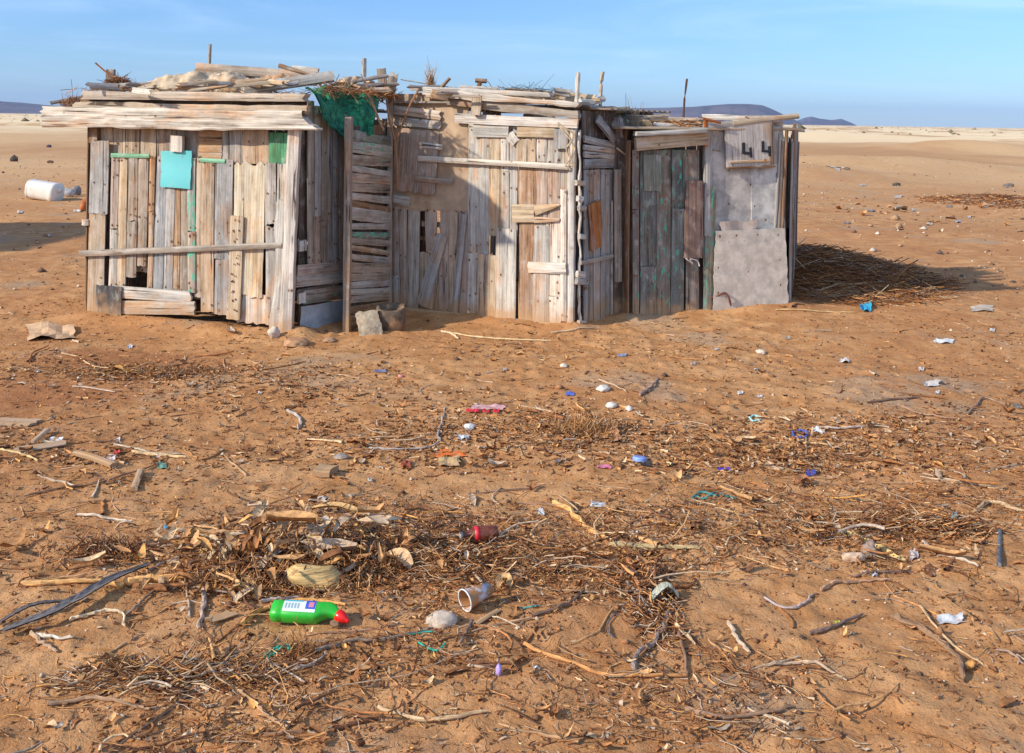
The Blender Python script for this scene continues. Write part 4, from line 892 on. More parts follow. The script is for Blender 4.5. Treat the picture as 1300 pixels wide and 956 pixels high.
strands('chip_litter', 'coarse bark chips lying in the middle ground sand', 4500, 4.5, 8.8, .035, .0035, lift=.01, sides=5, curl=.5, p=[.1, .12, .18, .22, .08, .08, .17, .02, .03])
# bark and leaf flakes
def flakes(name, label, n, ylo, yhi, s, p=None, cat='plant litter', lift=.01, asp=2.6, xy=None):
    x, y = scatter(n, ylo, yhi) if xy is None else xy; th = RNG.uniform(0, 2*np.pi, n); ln = s*RNG.lognormal(0, .5, n); wd = ln/asp*RNG.uniform(.5, 1.4, n)
    nu, nv = 4, 2; U = np.linspace(-.5, .5, nu+1); W_ = np.linspace(-.5, .5, nv+1)
    curl = RNG.normal(0, 1.2, n); cup = RNG.uniform(-.2, .9, n)
    P = np.zeros((n, nu+1, nv+1, 3)); shp = np.array([.35, .9, 1, .8, .25])
    lx = U[None, :, None]*ln[:, None, None]+0*W_[None, None, :]
    ly = W_[None, None, :]*(wd[:, None, None]*shp[None, :, None])*RNG.uniform(.7, 1.2, (n, nu+1, nv+1))
    P[..., 0] = x[:, None, None]+lx*np.cos(th)[:, None, None]-ly*np.sin(th)[:, None, None]
    P[..., 1] = y[:, None, None]+lx*np.sin(th)[:, None, None]+ly*np.cos(th)[:, None, None]
    g = gh(x, y); d = np.clip(dens(x, y), 0, 3)
    P[..., 2] = (g+RNG.uniform(0, 1, n)*lift*(.2+d))[:, None, None]+.002+(U[None, :, None]**2)*(curl*ln*.8)[:, None, None]+np.abs(W_[None, None, :])*(cup*wd)[:, None, None]+RNG.normal(0, .08, (n, nu+1, 1))*ln[:, None, None]*.4
    idn = (np.arange(n)[:, None, None]*(nu+1)+np.arange(nu)[None, :, None])*(nv+1)+np.arange(nv)[None, None, :]
    ff = np.stack([idn, idn+nv+1, idn+nv+2, idn+1], -1).reshape(-1, 4); V1 = P.reshape(-1, 3); m = len(V1)
    V2 = V1-np.array([0, 0, .0012]); ff2 = ff[:, ::-1]+m
    cc = np.repeat(pick(n, p), (nu+1)*(nv+1), 0)
    o = link(name, mesh_np(name, np.concatenate([V1, V2]), np.concatenate([ff, ff2]), np.concatenate([cc, cc*.9]), np.concatenate([V1[:, :2], V2[:, :2]])), LIT)
    return tag(o, label, cat, None, 'stuff')
flakes('leaf_litter', 'small curled bark flakes and leaf scraps scattered over the sand', 4200, 2.0, 8.3, .020, p=[.14, .17, .2, .18, .08, .07, .08, .05, .03])
flakes('leaf_litter', 'brown bark flakes in the middle ground sand', 5000, 4.6, 8.6, .022, p=[.1, .15, .2, .2, .1, .07, .12, .03, .03])
flakes('leaf_litter', 'larger curled dry leaf scraps lying over the foreground sand', 150, 2.0, 6.5, .04, p=[.2, .2, .12, .1, .15, .1, .05, .06, .02], lift=.03)
# pebbles and crumbs
def crumbs(name, label, n, ylo, yhi, s, cols, p=None):
    y = ylo+(yhi-ylo)*RNG.uniform(0, 1, n)**1.1; x = RNG.uniform(-.62, .62, n)*(y+1)
    o6 = np.array([(1, 0, 0), (0, 1, 0), (-1, 0, 0), (0, -1, 0), (0, 0, 1), (0, 0, -.6), ]) ; r = s*RNG.lognormal(0, .6, n)
    P = o6[None]*r[:, None, None]*RNG.uniform(.5, 1.3, (n, 6, 1)); P[..., 0] += x[:, None]; P[..., 1] += y[:, None]; P[..., 2] = P[..., 2]*.7+(gh(x, y)+r*.2)[:, None]
    f3 = np.array([(0, 1, 4), (1, 2, 4), (2, 3, 4), (3, 0, 4), (1, 0, 5), (2, 1, 5), (3, 2, 5), (0, 3, 5)])
    ff = (np.arange(n)[:, None, None]*6+f3[None]).reshape(-1, 3); c = np.array(cols)[RNG.choice(len(cols), n, p=p)]*RNG.uniform(.8, 1.15, (n, 1))
    o = link(name, mesh_np(name, P.reshape(-1, 3), None, np.repeat(c, 6, 0), P.reshape(-1, 3)[:, :2], ff), LIT); return tag(o, label, 'pebbles', None, 'stuff')
crumbs('pebbles', 'small dark and pale pebbles and crumbs strewn over the sand', 42000, 2.0, 11, .0030, [(.36, .17, .075), (.20, .095, .045), (.55, .42, .3), (.12, .07, .05)], [.36, .38, .1, .16])
crumbs('desert_scrub', 'low dusty scrub dotted over the far plain', 1100, 160, 900, .30, [(.16, .15, .09), (.24, .19, .12), (.38, .28, .18)], [.3, .3, .4])
crumbs('gravel', 'sparse gravel strewn over the sand beyond the huts', 7000, 9, 40, .012, [(.40, .25, .14), (.2, .12, .08), (.6, .52, .42), (.1, .08, .07)], [.35, .3, .2, .15])

# brush beside the right hut and other clumps
brush('brush_heap', 'dark brushwood heap in the shade beside the right hut', 'brushwood', (3.05, 10.0), (1.25, 1.5, .12), 7500, .42, .0034, flat=.16, p=pd, dirx=2.6)
brush('brush_branches', 'loose thicker branches poking out of the brushwood beside the right hut', 'brushwood', (3.15, 10.0), (1.2, 1.4, .12), 110, .5, .0045, flat=.28, p=pd, dirx=2.6)
brush('brush_heap', 'low brown brush heap far out on the sand to the right', 'brushwood', (10.2, 20.6), (1.6, 1.8, .07), 3200, .32, .006, flat=.12, p=pdk)
brush('dry_tuft', 'tuft of dry yellow roots in front of the middle hut by brown cardboard', 'plant tuft', tuple(gp(742, 548))[:2], (.20, .11, .05), 420, .12, .0016, flat=.7, p=[.35, .25, .1, .05, .1, 0, .05, .1, 0])
brush('root_clump', 'rusty brown root clump beside green twine in the foreground', 'plant tuft', tuple(gp(378, 832))[:2], (.06, .05, .03), 150, .07, .001, flat=.8, p=[.1, .2, .3, .2, 0, 0, .1, .1, 0])
brush('dark_weeds', 'dark crumbly weeds lying flat in front of the left hut', 'plant tuft', tuple(gp(205, 474))[:2], (.42, .12, .02), 500, .09, .002, flat=.3, p=pd)
brush('weed_patch', 'dark root tangle in the left foreground', 'plant tuft', tuple(gp(140, 702))[:2], (.16, .08, .03), 260, .1, .002, flat=.6, p=pdk)
brush('leaf_heap', 'heap of dry straw and stems behind the green bottle', 'plant litter', tuple(gp(380, 722))[:2], (.36, .24, .07), 1700, .12, .0022, flat=.5, p=[.17, .2, .17, .15, .08, .05, .12, .05, .01])
brush('stem_heap', 'narrow heap of broken stems in the foreground right of the centre', 'plant litter', tuple(gp(820, 750))[:2], (.10, .38, .03), 420, .13, .0032, flat=.2, p=pd)
brush('stem_heap', 'low heap of brown stems at the bottom left edge of the photo', 'plant litter', tuple(gp(215, 862))[:2], (.34, .08, .04), 450, .14, .0027, flat=.3, dirx=.2)
brush('stem_heap', 'low heap of brown stems in the right foreground beside the pale bone', 'plant litter', tuple(gp(1140, 672))[:2], (.40, .12, .04), 520, .14, .0027, flat=.3, p=pd, dirx=2.9)
brush('stem_heap', 'loose brown stems around the brown bottle in the centre foreground', 'plant litter', tuple(gp(560, 715))[:2], (.5, .2, .03), 800, .14, .0024, flat=.3, p=pd, dirx=2.9)
x_ = RNG.normal(0, .30, 240)+gp(350, 715).x; y_ = RNG.normal(0, .11, 240)+gp(350, 715).y
flakes('husk_scraps', 'orange and tan husks heaped behind the green bottle', 240, 0, 0, .055, p=[.25, .2, .1, .03, .2, .1, 0, .12, 0], lift=.05, asp=3.4, xy=(x_, y_))
x_ = RNG.uniform(5.5, 16, 420); y_ = RNG.uniform(14, 22, 420)
flakes('debris_scraps', 'pale and brown scraps strewn far out on the sand to the right', 420, 0, 0, .09, p=[.1, .15, .15, .1, .15, .15, .05, .05, .1], lift=.0, asp=2, xy=(x_, y_))

# ---------------------------------------------------------------- hand placed sticks and canes
def gstick(name, label, cat, pts, wpx, tn, taper=.7, lift=.3, m=None, group=None, knots=0, sides=8, rough=.16):
    P = [gp(a, b, True) for a, b in pts]; Q = []
    for i in range(len(P)-1):
        a = P[max(i-1, 0)]; b = P[i]; c = P[i+1]; d = P[min(i+2, len(P)-1)]
        for s in range(6):
            t = s/6; Q.append(.5*((2*b)+(c-a)*t+(2*a-5*b+4*c-d)*t*t+(3*b-3*c+d-a)*t**3))
    Q.append(P[-1]); n = len(Q); r = wpx*(P[0]-EYE).length/FPX/2
    rad = [max(.0012, r*(1+(taper-1)*i/(n-1)))*random.uniform(.84, 1.1)*(1.25 if random.random() < .1 and wpx > 3 else 1) for i in range(n)]; rad[-1] *= .7; rad[0] *= .85
    for q in Q[1:-1]: q.x += random.uniform(-1, 1)*r*.55; q.y += random.uniform(-1, 1)*r*.55
    zs = [float(z_) for z_ in gh(np.array([q.x for q in Q]), np.array([q.y for q in Q]))]
    for i, q in enumerate(Q): q.z = max(zs[i], sum(zs[max(0, i-2):i+3])/len(zs[max(0, i-2):i+3]))+rad[i]*.6+.005
    mb = MB(); tube(mb, Q, rad, tn, sides, rough); return tag(mb.build(name, m or BARK), label, cat, group)
CG = 'orange dry canes lying in the foreground'; SG = 'dry sticks lying on the sand'
C1c = (.66, .36, .13)
for a in [
 ('cane', 'bright orange cane slanting down at the centre right of the foreground', [(703, 640), (735, 662), (770, 687)], 6.5, C1c, 'cane', CG),
 ('cane', 'thick orange cane touching the dark frond blade at the left', [(160, 742), (200, 739), (243, 734)], 9, C1c, 'cane', CG),
 ('cane', 'long thin orange cane left of the dark frond blade', [(24, 747), (70, 745), (125, 743), (155, 748)], 6, C1c, 'cane', CG),
 ('cane', 'long orange cane bent at the bottom edge right of the centre', [(665, 822), (710, 840), (768, 858), (820, 860), (872, 859)], 4.5, (.55, .27, .10), 'cane', CG),
 ('cane', 'short orange cane crossing the husks behind the green bottle', [(282, 727), (305, 745), (328, 762)], 7, C1c, 'cane', CG),
 ('cane', 'yellowish cane leaf lying in the right foreground stems', [(1068, 680), (1110, 696), (1150, 714)], 6, (.56, .40, .16), 'cane', CG),
 ('cane', 'tan cane running horizontally to the red capped brown bottle', [(562, 684), (610, 681), (660, 676)], 4.5, (.5, .35, .22), 'cane', CG),
 ('cane', 'greenish yellow cane right of the centre pointing at the stem heap', [(772, 694), (830, 697), (888, 702)], 6, (.45, .37, .20), 'cane', CG),
 ('stick', 'long pale thin curved stick arching over the centre foreground', [(470, 662), (540, 658), (600, 657), (660, 667)], 2.6, (.36, .2, .12), 'stick', SG),
 ('stick', 'crooked dark forked stick standing out at the bottom right of centre', [(806, 856), (810, 832), (828, 818), (842, 798), (848, 780)], 6, (.24, .19, .16), 'stick', SG),
 ('stick', 'dark brown stick with a knob end right of the white cup', [(676, 784), (705, 777), (728, 764), (742, 750)], 4, (.24, .14, .09), 'stick', SG),
 ('stick', 'grey stick leaning over the stem heap', [(795, 742), (812, 762), (830, 782)], 4.5, (.33, .27, .23), 'stick', SG),
 ('stick', 'brown stick at the upper side of the stem heap', [(808, 710), (825, 730), (842, 745)], 6, (.34, .17, .09), 'stick', SG),
 ('stick', 'reddish stick at the left of the stem heap', [(793, 706), (803, 728), (812, 755)], 6, (.4, .18, .08), 'stick', SG),
 ('stick', 'pale slim stick right of the stem heap pointing down right', [(852, 790), (868, 806), (882, 822)], 4, (.55, .38, .22), 'stick', SG),
 ('stick', 'long thin stick running down from the stem heap to the bottom edge', [(862, 805), (868, 830), (872, 860)], 4, (.28, .15, .09), 'stick', SG),
 ('stick', 'bleached half buried stick right of the stem heap', [(925, 795), (938, 815), (952, 832)], 5, (.5, .38, .26), 'stick', SG),
 ('stick', 'rough dark root snaking down at the lower right', [(1130, 788), (1165, 800), (1195, 818), (1215, 838), (1222, 864)], 7, (.27, .16, .09), 'root', SG),
 ('stick', 'thin pale root beside the dark snaking root', [(1168, 772), (1200, 812), (1230, 833), (1255, 848)], 2.6, (.52, .36, .2), 'stick', SG),
 ('stick', 'dark slim stick slanting in the right foreground', [(1028, 808), (1060, 798), (1095, 780)], 4.5, (.2, .13, .1), 'stick', SG),
 ('stick', 'grey curved stick with a raised tip in the right foreground', [(970, 762), (1000, 774), (1022, 768), (1031, 758)], 3.4, (.38, .32, .3), 'stick', SG),
 ('stick', 'smooth pale brown curved stick in the right foreground', [(1042, 753), (1060, 744), (1090, 741), (1130, 741)], 3.6, (.42, .26, .16), 'stick', SG),
 ('stick', 'thick bent tan root at the right edge of the foreground', [(1238, 652), (1255, 641), (1275, 645), (1300, 652)], 5, (.50, .33, .18), 'root', SG),
 ('stick', 'pale stick pointing right in the right foreground', [(1195, 708), (1220, 714), (1242, 721)], 3.6, (.55, .42, .3), 'stick', SG),
 ('stick', 'short thick pale stick in the right foreground stems', [(1172, 690), (1180, 698), (1187, 704)], 5, (.55, .43, .33), 'stick', SG),
 ('stick', 'thin dark stick below the yellowish cane leaf', [(1085, 735), (1120, 730), (1160, 726)], 3, (.2, .13, .1), 'stick', SG),
 ('stick', 'pale wavy stick hooked at its end in the left foreground', [(88, 790), (115, 784), (135, 780), (155, 784), (158, 796)], 4, (.58, .46, .3), 'stick', SG),
 ('stick', 'thin dark stick slanting from the hooked pale stick', [(160, 784), (178, 770), (195, 754)], 3.4, (.25, .18, .13), 'stick', SG),
 ('stick', 'grey stick standing out by the dried leaf left of the bottle', [(258, 752), (258, 775), (253, 800)], 6, (.36, .28, .22), 'stick', SG),
 ('stick', 'pale stick at the bottom left near the frond blade', [(45, 805), (68, 812), (92, 816)], 4.5, (.6, .5, .38), 'stick', SG),
 ('stick', 'brown stick under the pale one at the bottom left', [(40, 804), (55, 818), (72, 830)], 4.5, (.4, .27, .17), 'stick', SG),
 ('stick', 'thin grey stick rising to the frond blade tip', [(188, 726), (212, 717), (240, 708)], 3, (.3, .24, .2), 'stick', SG),
 ('stick', 'long straight thin twig at the upper left of the foreground', [(98, 656), (130, 659), (168, 663)], 3.4, (.56, .45, .33), 'stick', SG),
 ('stick', 'pale reed piece left of centre above the husk heap', [(178, 692), (205, 688), (230, 685)], 4.5, (.52, .38, .27), 'stick', SG),
 ('stick', 'sharp bright straw pointing right at the left side', [(168, 577), (200, 580), (236, 583)], 3.6, (.62, .43, .22), 'stick', SG),
 ('stick', 'thin crooked twig just above the sharp bright straw', [(145, 566), (170, 571), (190, 577), (230, 578)], 2.4, (.5, .4, .28), 'stick', SG),
 ('stick', 'long fine dry twig running down left to the lower left', [(30, 630), (90, 620), (140, 612), (200, 592)], 2.6, (.30, .17, .1), 'stick', SG),
 ('stick', 'thin yellow straw at the far left edge', [(0, 573), (25, 577), (48, 586)], 3, (.6, .43, .2), 'stick', SG),
 ('stick', 'pale bent twig standing on the sand near the pink striped rag', [(555, 557), (560, 540), (565, 519)], 3, (.38, .32, .28), 'stick', SG),
 ('stick', 'long brown straw left of the pale bent twig', [(448, 560), (500, 556), (552, 551)], 2.4, (.5, .32, .17), 'stick', SG),
 ('stick', 'thin curled grey twig left of the orange net scrap', [(468, 570), (500, 572), (540, 570), (558, 563), (556, 556)], 2.6, (.42, .35, .3), 'stick', SG),
 ('stick', 'pale bent twig left of centre in the middle ground', [(365, 524), (378, 530), (382, 540), (378, 546)], 4, (.42, .38, .34), 'stick', SG),
 ('stick', 'brown twig in the middle ground right of the white stone', [(812, 504), (825, 495), (836, 483)], 4, (.3, .2, .16), 'stick', SG),
 ('stick', 'pale twig left of the brown twig in the middle ground', [(760, 483), (780, 492), (795, 500)], 2, (.5, .36, .24), 'stick', SG),
 ('stick', 'long pale twig lying straight right of the blue ring of cord', [(1044, 545), (1070, 546), (1098, 543)], 3.2, (.45, .37, .32), 'stick', SG),
 ('stick', 'orange reed at the right middle ground pointing left', [(970, 573), (990, 570), (1008, 567)], 4.5, (.5, .26, .09), 'stick', SG),
 ('stick', 'thin orange reed right of the thicker orange one', [(1020, 565), (1040, 565), (1058, 566)], 3.2, (.52, .33, .15), 'stick', SG),
 ('stick', 'branching dark twig in the right middle ground', [(1100, 513), (1130, 509), (1168, 506)], 3, (.22, .13, .09), 'stick', SG),
 ('stick', 'long thin brown root running right below the dark twig', [(1140, 515), (1165, 526), (1195, 532), (1220, 532)], 2.4, (.34, .2, .12), 'stick', SG),
 ('stick', 'curved dark root arching at the far right of the middle ground', [(1228, 528), (1240, 516), (1250, 506), (1280, 517)], 2.6, (.3, .19, .13), 'root', SG),
 ('stick', 'long pale straw lying in front of the brush heap', [(985, 397), (1030, 397), (1085, 398)], 1.8, (.6, .42, .2), 'stick', SG),
 ('stick', 'pale straw lying in front of the middle hut', [(568, 424), (620, 430), (700, 434)], 2.2, (.62, .45, .24), 'stick', SG),
 ('stick', 'short pale twig near the front of the middle hut', [(560, 422), (572, 425), (582, 431)], 3, (.6, .45, .3), 'stick', SG),
 ('stick', 'thin crooked twig in front of the right corner of the middle hut', [(700, 424), (730, 422), (760, 419)], 2.4, (.62, .46, .28), 'stick', SG),
 ('stick', 'thin twig near the sheet of cardboard at the left', [(78, 450), (100, 455), (118, 466), (150, 470)], 2, (.55, .36, .2), 'stick', SG),
 ('stick', 'pale twig bit in the left middle ground', [(92, 492), (120, 495), (146, 499)], 2, (.55, .43, .33), 'stick', SG),
 ('stick', 'brown root crossing from the stem heap to the upper right', [(780, 690), (800, 668), (830, 655), (870, 640)], 3, (.33, .18, .1), 'stick', SG),
 ('stick', 'brown arching root left of the brown bottle', [(515, 698), (535, 680), (565, 670), (600, 668)], 4, (.35, .2, .12), 'root', SG),
 ('stick', 'pale hooked fibre below the white cup', [(625, 786), (640, 790), (660, 800)], 2, (.5, .38, .26), 'stick', SG),
 ('stick', 'pale twig behind the white cup pointing up left', [(600, 730), (612, 745), (618, 756)], 3.4, (.5, .38, .27), 'stick', SG),
 ('stick', 'dark stick pointing down below the white cup', [(600, 790), (592, 808), (583, 826)], 4, (.22, .14, .1), 'stick', SG),
 ('stick', 'grey driftwood strip above the green bottle', [(330, 768), (360, 762), (380, 758)], 4.5, (.33, .28, .25), 'stick', SG),
 ('stick', 'long dark root running right of the green twine to the centre', [(400, 833), (440, 822), (480, 818), (520, 808), (550, 800)], 4, (.26, .18, .13), 'root', SG),
 ('stick', 'grey forked twig near the green twine', [(370, 855), (390, 850), (405, 843), (415, 832)], 3.6, (.42, .34, .28), 'stick', SG),
 ('stick', 'pale long twig along the bottom right edge', [(970, 850), (1020, 848), (1050, 855), (1075, 866)], 3.4, (.42, .3, .2), 'stick', SG),
 ('stick', 'thin stick at the far lower right', [(1265, 828), (1285, 836), (1300, 846)], 2.8, (.3, .2, .15), 'stick', SG),
 ('stick', 'thin stick slanting left of the stem heap', [(560, 712), (575, 702), (590, 690)], 3, (.3, .18, .11), 'stick', SG),
 ('stick', 'dark brown stick below the foreground heap at the bottom right', [(870, 905), (930, 915), (1010, 900)], 5, (.3, .19, .12), 'stick', SG),
 ('stick', 'pale brown stick lying at the bottom centre', [(480, 900), (540, 915), (620, 905)], 5, (.5, .35, .2), 'stick', SG),
 ('stick', 'brown curved stick lying in the bottom left corner', [(60, 900), (120, 890), (190, 905)], 5, (.35, .22, .13), 'stick', SG)]:
    gstick(a[0], a[1], a[5], a[2], a[3], a[4], group=a[6])
xs_, ys_ = scatter(80, 2.2, 8.5)
for i in range(80):
    x, y = float(xs_[i]), float(ys_[i]); th = random.gauss(2.9, .8); L = random.uniform(.12, .42)
    r = random.uniform(.003, .006); Q = []; a = th
    for k in range(9):
        Q.append(V((x, y, 0))); a += random.gauss(0, .10); x += math.cos(a)*L/8; y += math.sin(a)*L/8
    zs = [float(z_) for z_ in gh(np.array([q.x for q in Q]), np.array([q.y for q in Q]))]
    for k, q in enumerate(Q): q.z = max(zs[k], sum(zs)/len(zs)*.5+zs[k]*.5)+r*.8
    mb = MB(); tube(mb, Q, [r*(1.1-.07*k) for k in range(9)], random.choice([(.45, .28, .15), (.3, .18, .11), (.5, .38, .26), (.22, .14, .09)]), 5, .15)
    tag(mb.build('twig', BARK), 'loose dry twig, one of many lying scattered among the straw', 'twig', 'loose twigs scattered among the straw')

# boards and flat scraps on the sand
def gboard(name, label, cat, x0, y0, x1, y1, wpx, tn, t=.012, lift=.0, m=None, tilt=0., **k):
    a = gp(x0, y0); b = gp(x1, y1); a.z = G(a.x, a.y)+t/2+lift+.003; b.z = G(b.x, b.y)+t/2+lift+.003
    dx, dy = x1-x0, y1-y0; q = math.hypot(dx, dy); mx_, my_ = (x0+x1)/2, (y0+y1)/2
    A = gp(mx_-dy/q*wpx/2, my_+dx/q*wpx/2); B = gp(mx_+dy/q*wpx/2, my_-dx/q*wpx/2); ax = (b-a).normalized(); d = A-B; wd = (d-ax*d.dot(ax)).length
    mb = MB(); plank(mb, a, b, wd, t, (tilt, -tilt*.5, 1), tn, **k); return tag(mb.build(name, m or WOOD), label, cat)
gboard('board_scrap', 'white weathered plank end at the far left edge', 'board', -6, 537, 47, 538, 8, 'white', rag=.02)
gboard('board_scrap', 'short white splinter of board leaning at the left', 'board', 42, 567, 61, 550, 5, 'white', rag=.01, lift=.01)
gboard('board_scrap', 'flat pale grey board scrap under the white splinter', 'board', 18, 574, 84, 566, 6, 'pale', rag=.02)
gboard('board_scrap', 'tan squared stick of wood pointing down right at the left', 'board', 96, 577, 145, 596, 6.5, 'sand', t=.02)
gboard('board_scrap', 'short dark grey wood stub below the tan squared stick', 'board', 179, 602, 170, 623, 8, 'grey', t=.02)
gboard('board_scrap', 'small pale block of wood in the left middle ground', 'board', 402, 602, 424, 604, 9, 'sand', t=.03)
gboard('board_scrap', 'tan wood chip near the green bottle', 'board', 372, 768, 400, 765, 12, 'sand', t=.008)
gboard('board_scrap', 'pale broken board piece left of the green bottle', 'board', 263, 792, 298, 780, 8, 'sand', t=.008, rag=.02)
gboard('board_scrap', 'pale split stick crossing below the white cup', 'board', 604, 795, 634, 776, 5, 'sand', t=.008)
gboard('iron_bar', 'dark squared iron bar standing out at the right edge', 'iron bar', 1269, 677, 1268, 722, 6, (.12, .12, .125), t=.015, m=RUST)
gboard('slipper_sole', 'curled pale board scrap beside the tan wood chip', 'board', 352, 733, 386, 712, 7, 'pale', t=.004, lift=.035, wob=.2)
# big dark frond blade
def blade(name, label, cat, pts, w0, tn, m=None, fold=.35, lift=.02):
    P = [gp(a, b, True) for a, b in pts]; n = 26; vs = []; fs = []; Q = []
    for i in range(n+1):
        s = i/n*(len(P)-1); k = min(int(s), len(P)-2); Q.append(P[k].lerp(P[k+1], s-k))
    for it in range(3): Q = [Q[0]]+[(Q[i-1]+Q[i]*2+Q[i+1])/4 for i in range(1, n)]+[Q[-1]]
    for i, q in enumerate(Q):
        d = (Q[min(i+1, n)]-Q[max(i-1, 0)]); d.z = 0; d.normalize(); s = V((-d.y, d.x, 0)); u = i/n
        ww = w0*(.35+1.0*math.sin(math.pi*(.08+.84*u))**.7); g = G(q.x, q.y, False)+.012+lift*math.sin(math.pi*u)+.006
        for j in range(7):
            v = j/6*2-1; z = g+fold*ww*.5*abs(v)**1.5+random.uniform(-1, 1)*.0012; p = q+s*v*ww/2
            vs.append(V((p.x, p.y, z)))
    gz = gh(np.array([p.x for p in vs]), np.array([p.y for p in vs]))
    for p, g_ in zip(vs, gz): p.z = max(p.z, float(g_)+.003) if w0 > .031 else p.z
    for i in range(n):
        for j in range(6): a = i*7+j; fs.append((a, a+1, a+8, a+7))
    uvs = [((i//7)*.05, (i % 7)*.008) for i in range(len(vs))]; mb = MB(); mb.add(vs, fs, tone(tn), uvs); mb.add([p-V((0, 0, .004)) for p in vs], [f[::-1] for f in fs], tone(tn), uvs)
    return tag(mb.build(name, m or BARK), label, cat)
blade('frond_blade', 'long dark grey palm frond blade lying at the left foreground', 'frond', [(4, 808), (60, 793), (100, 775), (140, 748), (190, 722)], .030, (.15, .135, .13))
blade('frond_blade', 'thinner second dark blade beside the long palm frond', 'frond', [(0, 797), (40, 783), (95, 770)], .013, (.15, .12, .11))
blade('dry_leaf', 'grey curled leaf standing up behind the green bottle', 'leaf', [(398, 712), (404, 698), (412, 682)], .035, (.40, .30, .24), LIT, .9, .03)
blade('dry_leaf', 'long tan leaf curving above the green bottle heap', 'leaf', [(325, 738), (350, 728), (368, 708)], .03, (.45, .36, .28), LIT, .5, .05)
blade('dry_leaf', 'yellow brown leaf sheath lying above the husk heap', 'leaf', [(395, 652), (430, 655), (470, 664)], .03, (.55, .36, .16), LIT, .5, .02)
blade('dry_leaf', 'pale grey green leaf lying across the stem heap', 'leaf', [(826, 768), (845, 762), (862, 764)], .024, (.45, .45, .34), LIT, .4, .03)
blade('dry_leaf', 'tan folded leaf right of the fibrous husk', 'leaf', [(488, 712), (505, 722), (520, 728)], .05, (.52, .35, .2), LIT, .7, .02)
blade('dry_leaf', 'small orange curled leaf right of the white cup', 'leaf', [(632, 752), (640, 747), (648, 751)], .03, (.55, .33, .15), LIT, .9, .01)
blade('dry_leaf', 'brown flat leaf scrap right of the stem heap edge', 'leaf', [(1010, 620), (1020, 617), (1030, 618)], .03, (.36, .16, .07), LIT, .9, .01)
# big orange husks behind bottle
for i in range(26):
    px = random.uniform(255, 345); py = random.uniform(690, 765); dx = random.uniform(-16, 16); dy = random.uniform(-16, 10)
    o = blade('husk', 'curled tan husk, one of many heaped left behind the green bottle', 'husk', [(px-dx, py-dy), (px, py), (px+dx, py+dy)], random.uniform(.014, .026), random.choice([(.50, .31, .14), (.42, .24, .11), (.56, .42, .26), (.34, .19, .09)]), LIT, random.uniform(.3, .8), random.uniform(.005, .03)); o['group'] = 'husks heaped behind the green bottle'
def lump(name, label, cat, px, py, wpx, dep, hpx, tn, m=None, seed=1, amp=.3, sub=3, sink=.35):
    p = gp(px, py); k = (p-EYE).length/FPX; r = (wpx*k/2, dep, hpx*k/2); mb = MB(); rock(mb, (p.x, p.y, G(p.x, p.y)+r[2]*(1-sink)), r, tn, seed, sub, amp)
    return tag(mb.build(name, m or STONE, smooth=True), label, cat)
husk = tint_mat('fibrous_husk', 1, .55, .9, .006, .1, grain=(6, 160, 1))
lump('fibre_husk', 'large fibrous yellow brown husk lying behind the green bottle', 'husk', 397, 745, 62, .06, 30, (.52, .36, .16), husk, 3, .3)
lump('stone', 'grey rag like stone beside the white cup', 'stone', 562, 792, 36, .035, 18, (.50, .42, .34), STONE, 5)
lump('stone', 'small white stone in the middle ground near a brown twig', 'stone', 766, 497, 16, .04, 8, (.66, .60, .52), BARN, 6)
lump('stone', 'white oval stone right of and below the brown twig', 'stone', 776, 517, 13, .03, 7, (.62, .58, .52), BARN, 7)
lump('stone', 'small pointed white stone in the middle ground', 'stone', 799, 523, 8, .02, 7, (.6, .55, .5), BARN, 8)
lump('stone', 'flat white stone in front of the middle hut', 'stone', 716, 465, 9, .03, 5, (.66, .6, .5), BARN, 9)
lump('stone', 'white stone on an orange patch below the pink striped rag', 'stone', 596, 545, 13, .03, 9, (.66, .62, .56), BARN, 10)
lump('stone', 'pale stone on the sand right of the right hut front', 'stone', 966, 448, 11, .04, 6, (.6, .5, .4), BARN, 11)
lump('stone', 'brown flat rock in front of the left hut corner post', 'stone', 376, 438, 30, .12, 9, (.40, .22, .12), STONE, 12)
lump('stone', 'white plaster lump at the foot of the left hut corner post', 'stone', 348, 431, 14, .05, 15, (.62, .52, .42), STONE, 13)
lump('stone', 'tan flat stone right of the brown flat rock', 'stone', 418, 434, 15, .07, 5, (.42, .27, .17), STONE, 14)
lump('stone', 'pale round stone at the foot of the middle hut right corner', 'stone', 719, 414, 10, .04, 9, (.62, .5, .36), STONE, 15)
lump('stone', 'dark oval pebble in the centre left of the middle ground', 'stone', 433, 583, 17, .03, 6, (.32, .28, .25), STONE, 16)
lump('stone', 'small dark pebble at the right edge of the middle ground', 'stone', 1292, 519, 8, .03, 5, (.14, .14, .14), STONE, 17)
lump('bone', 'pale knuckled bone in the right foreground stems', 'bone', 1084, 715, 26, .02, 11, (.58, .42, .30), STONE, 18, .5)
lump('clod', 'brown clod of roots under the red bottle cap', 'clod', 427, 795, 13, .02, 10, (.2, .13, .08), STONE, 19, .6)
lump('pinecone', 'dark root stump by the right foreground bone', 'root stump', 1104, 708, 14, .03, 20, (.28, .2, .16), STONE, 20, .6)
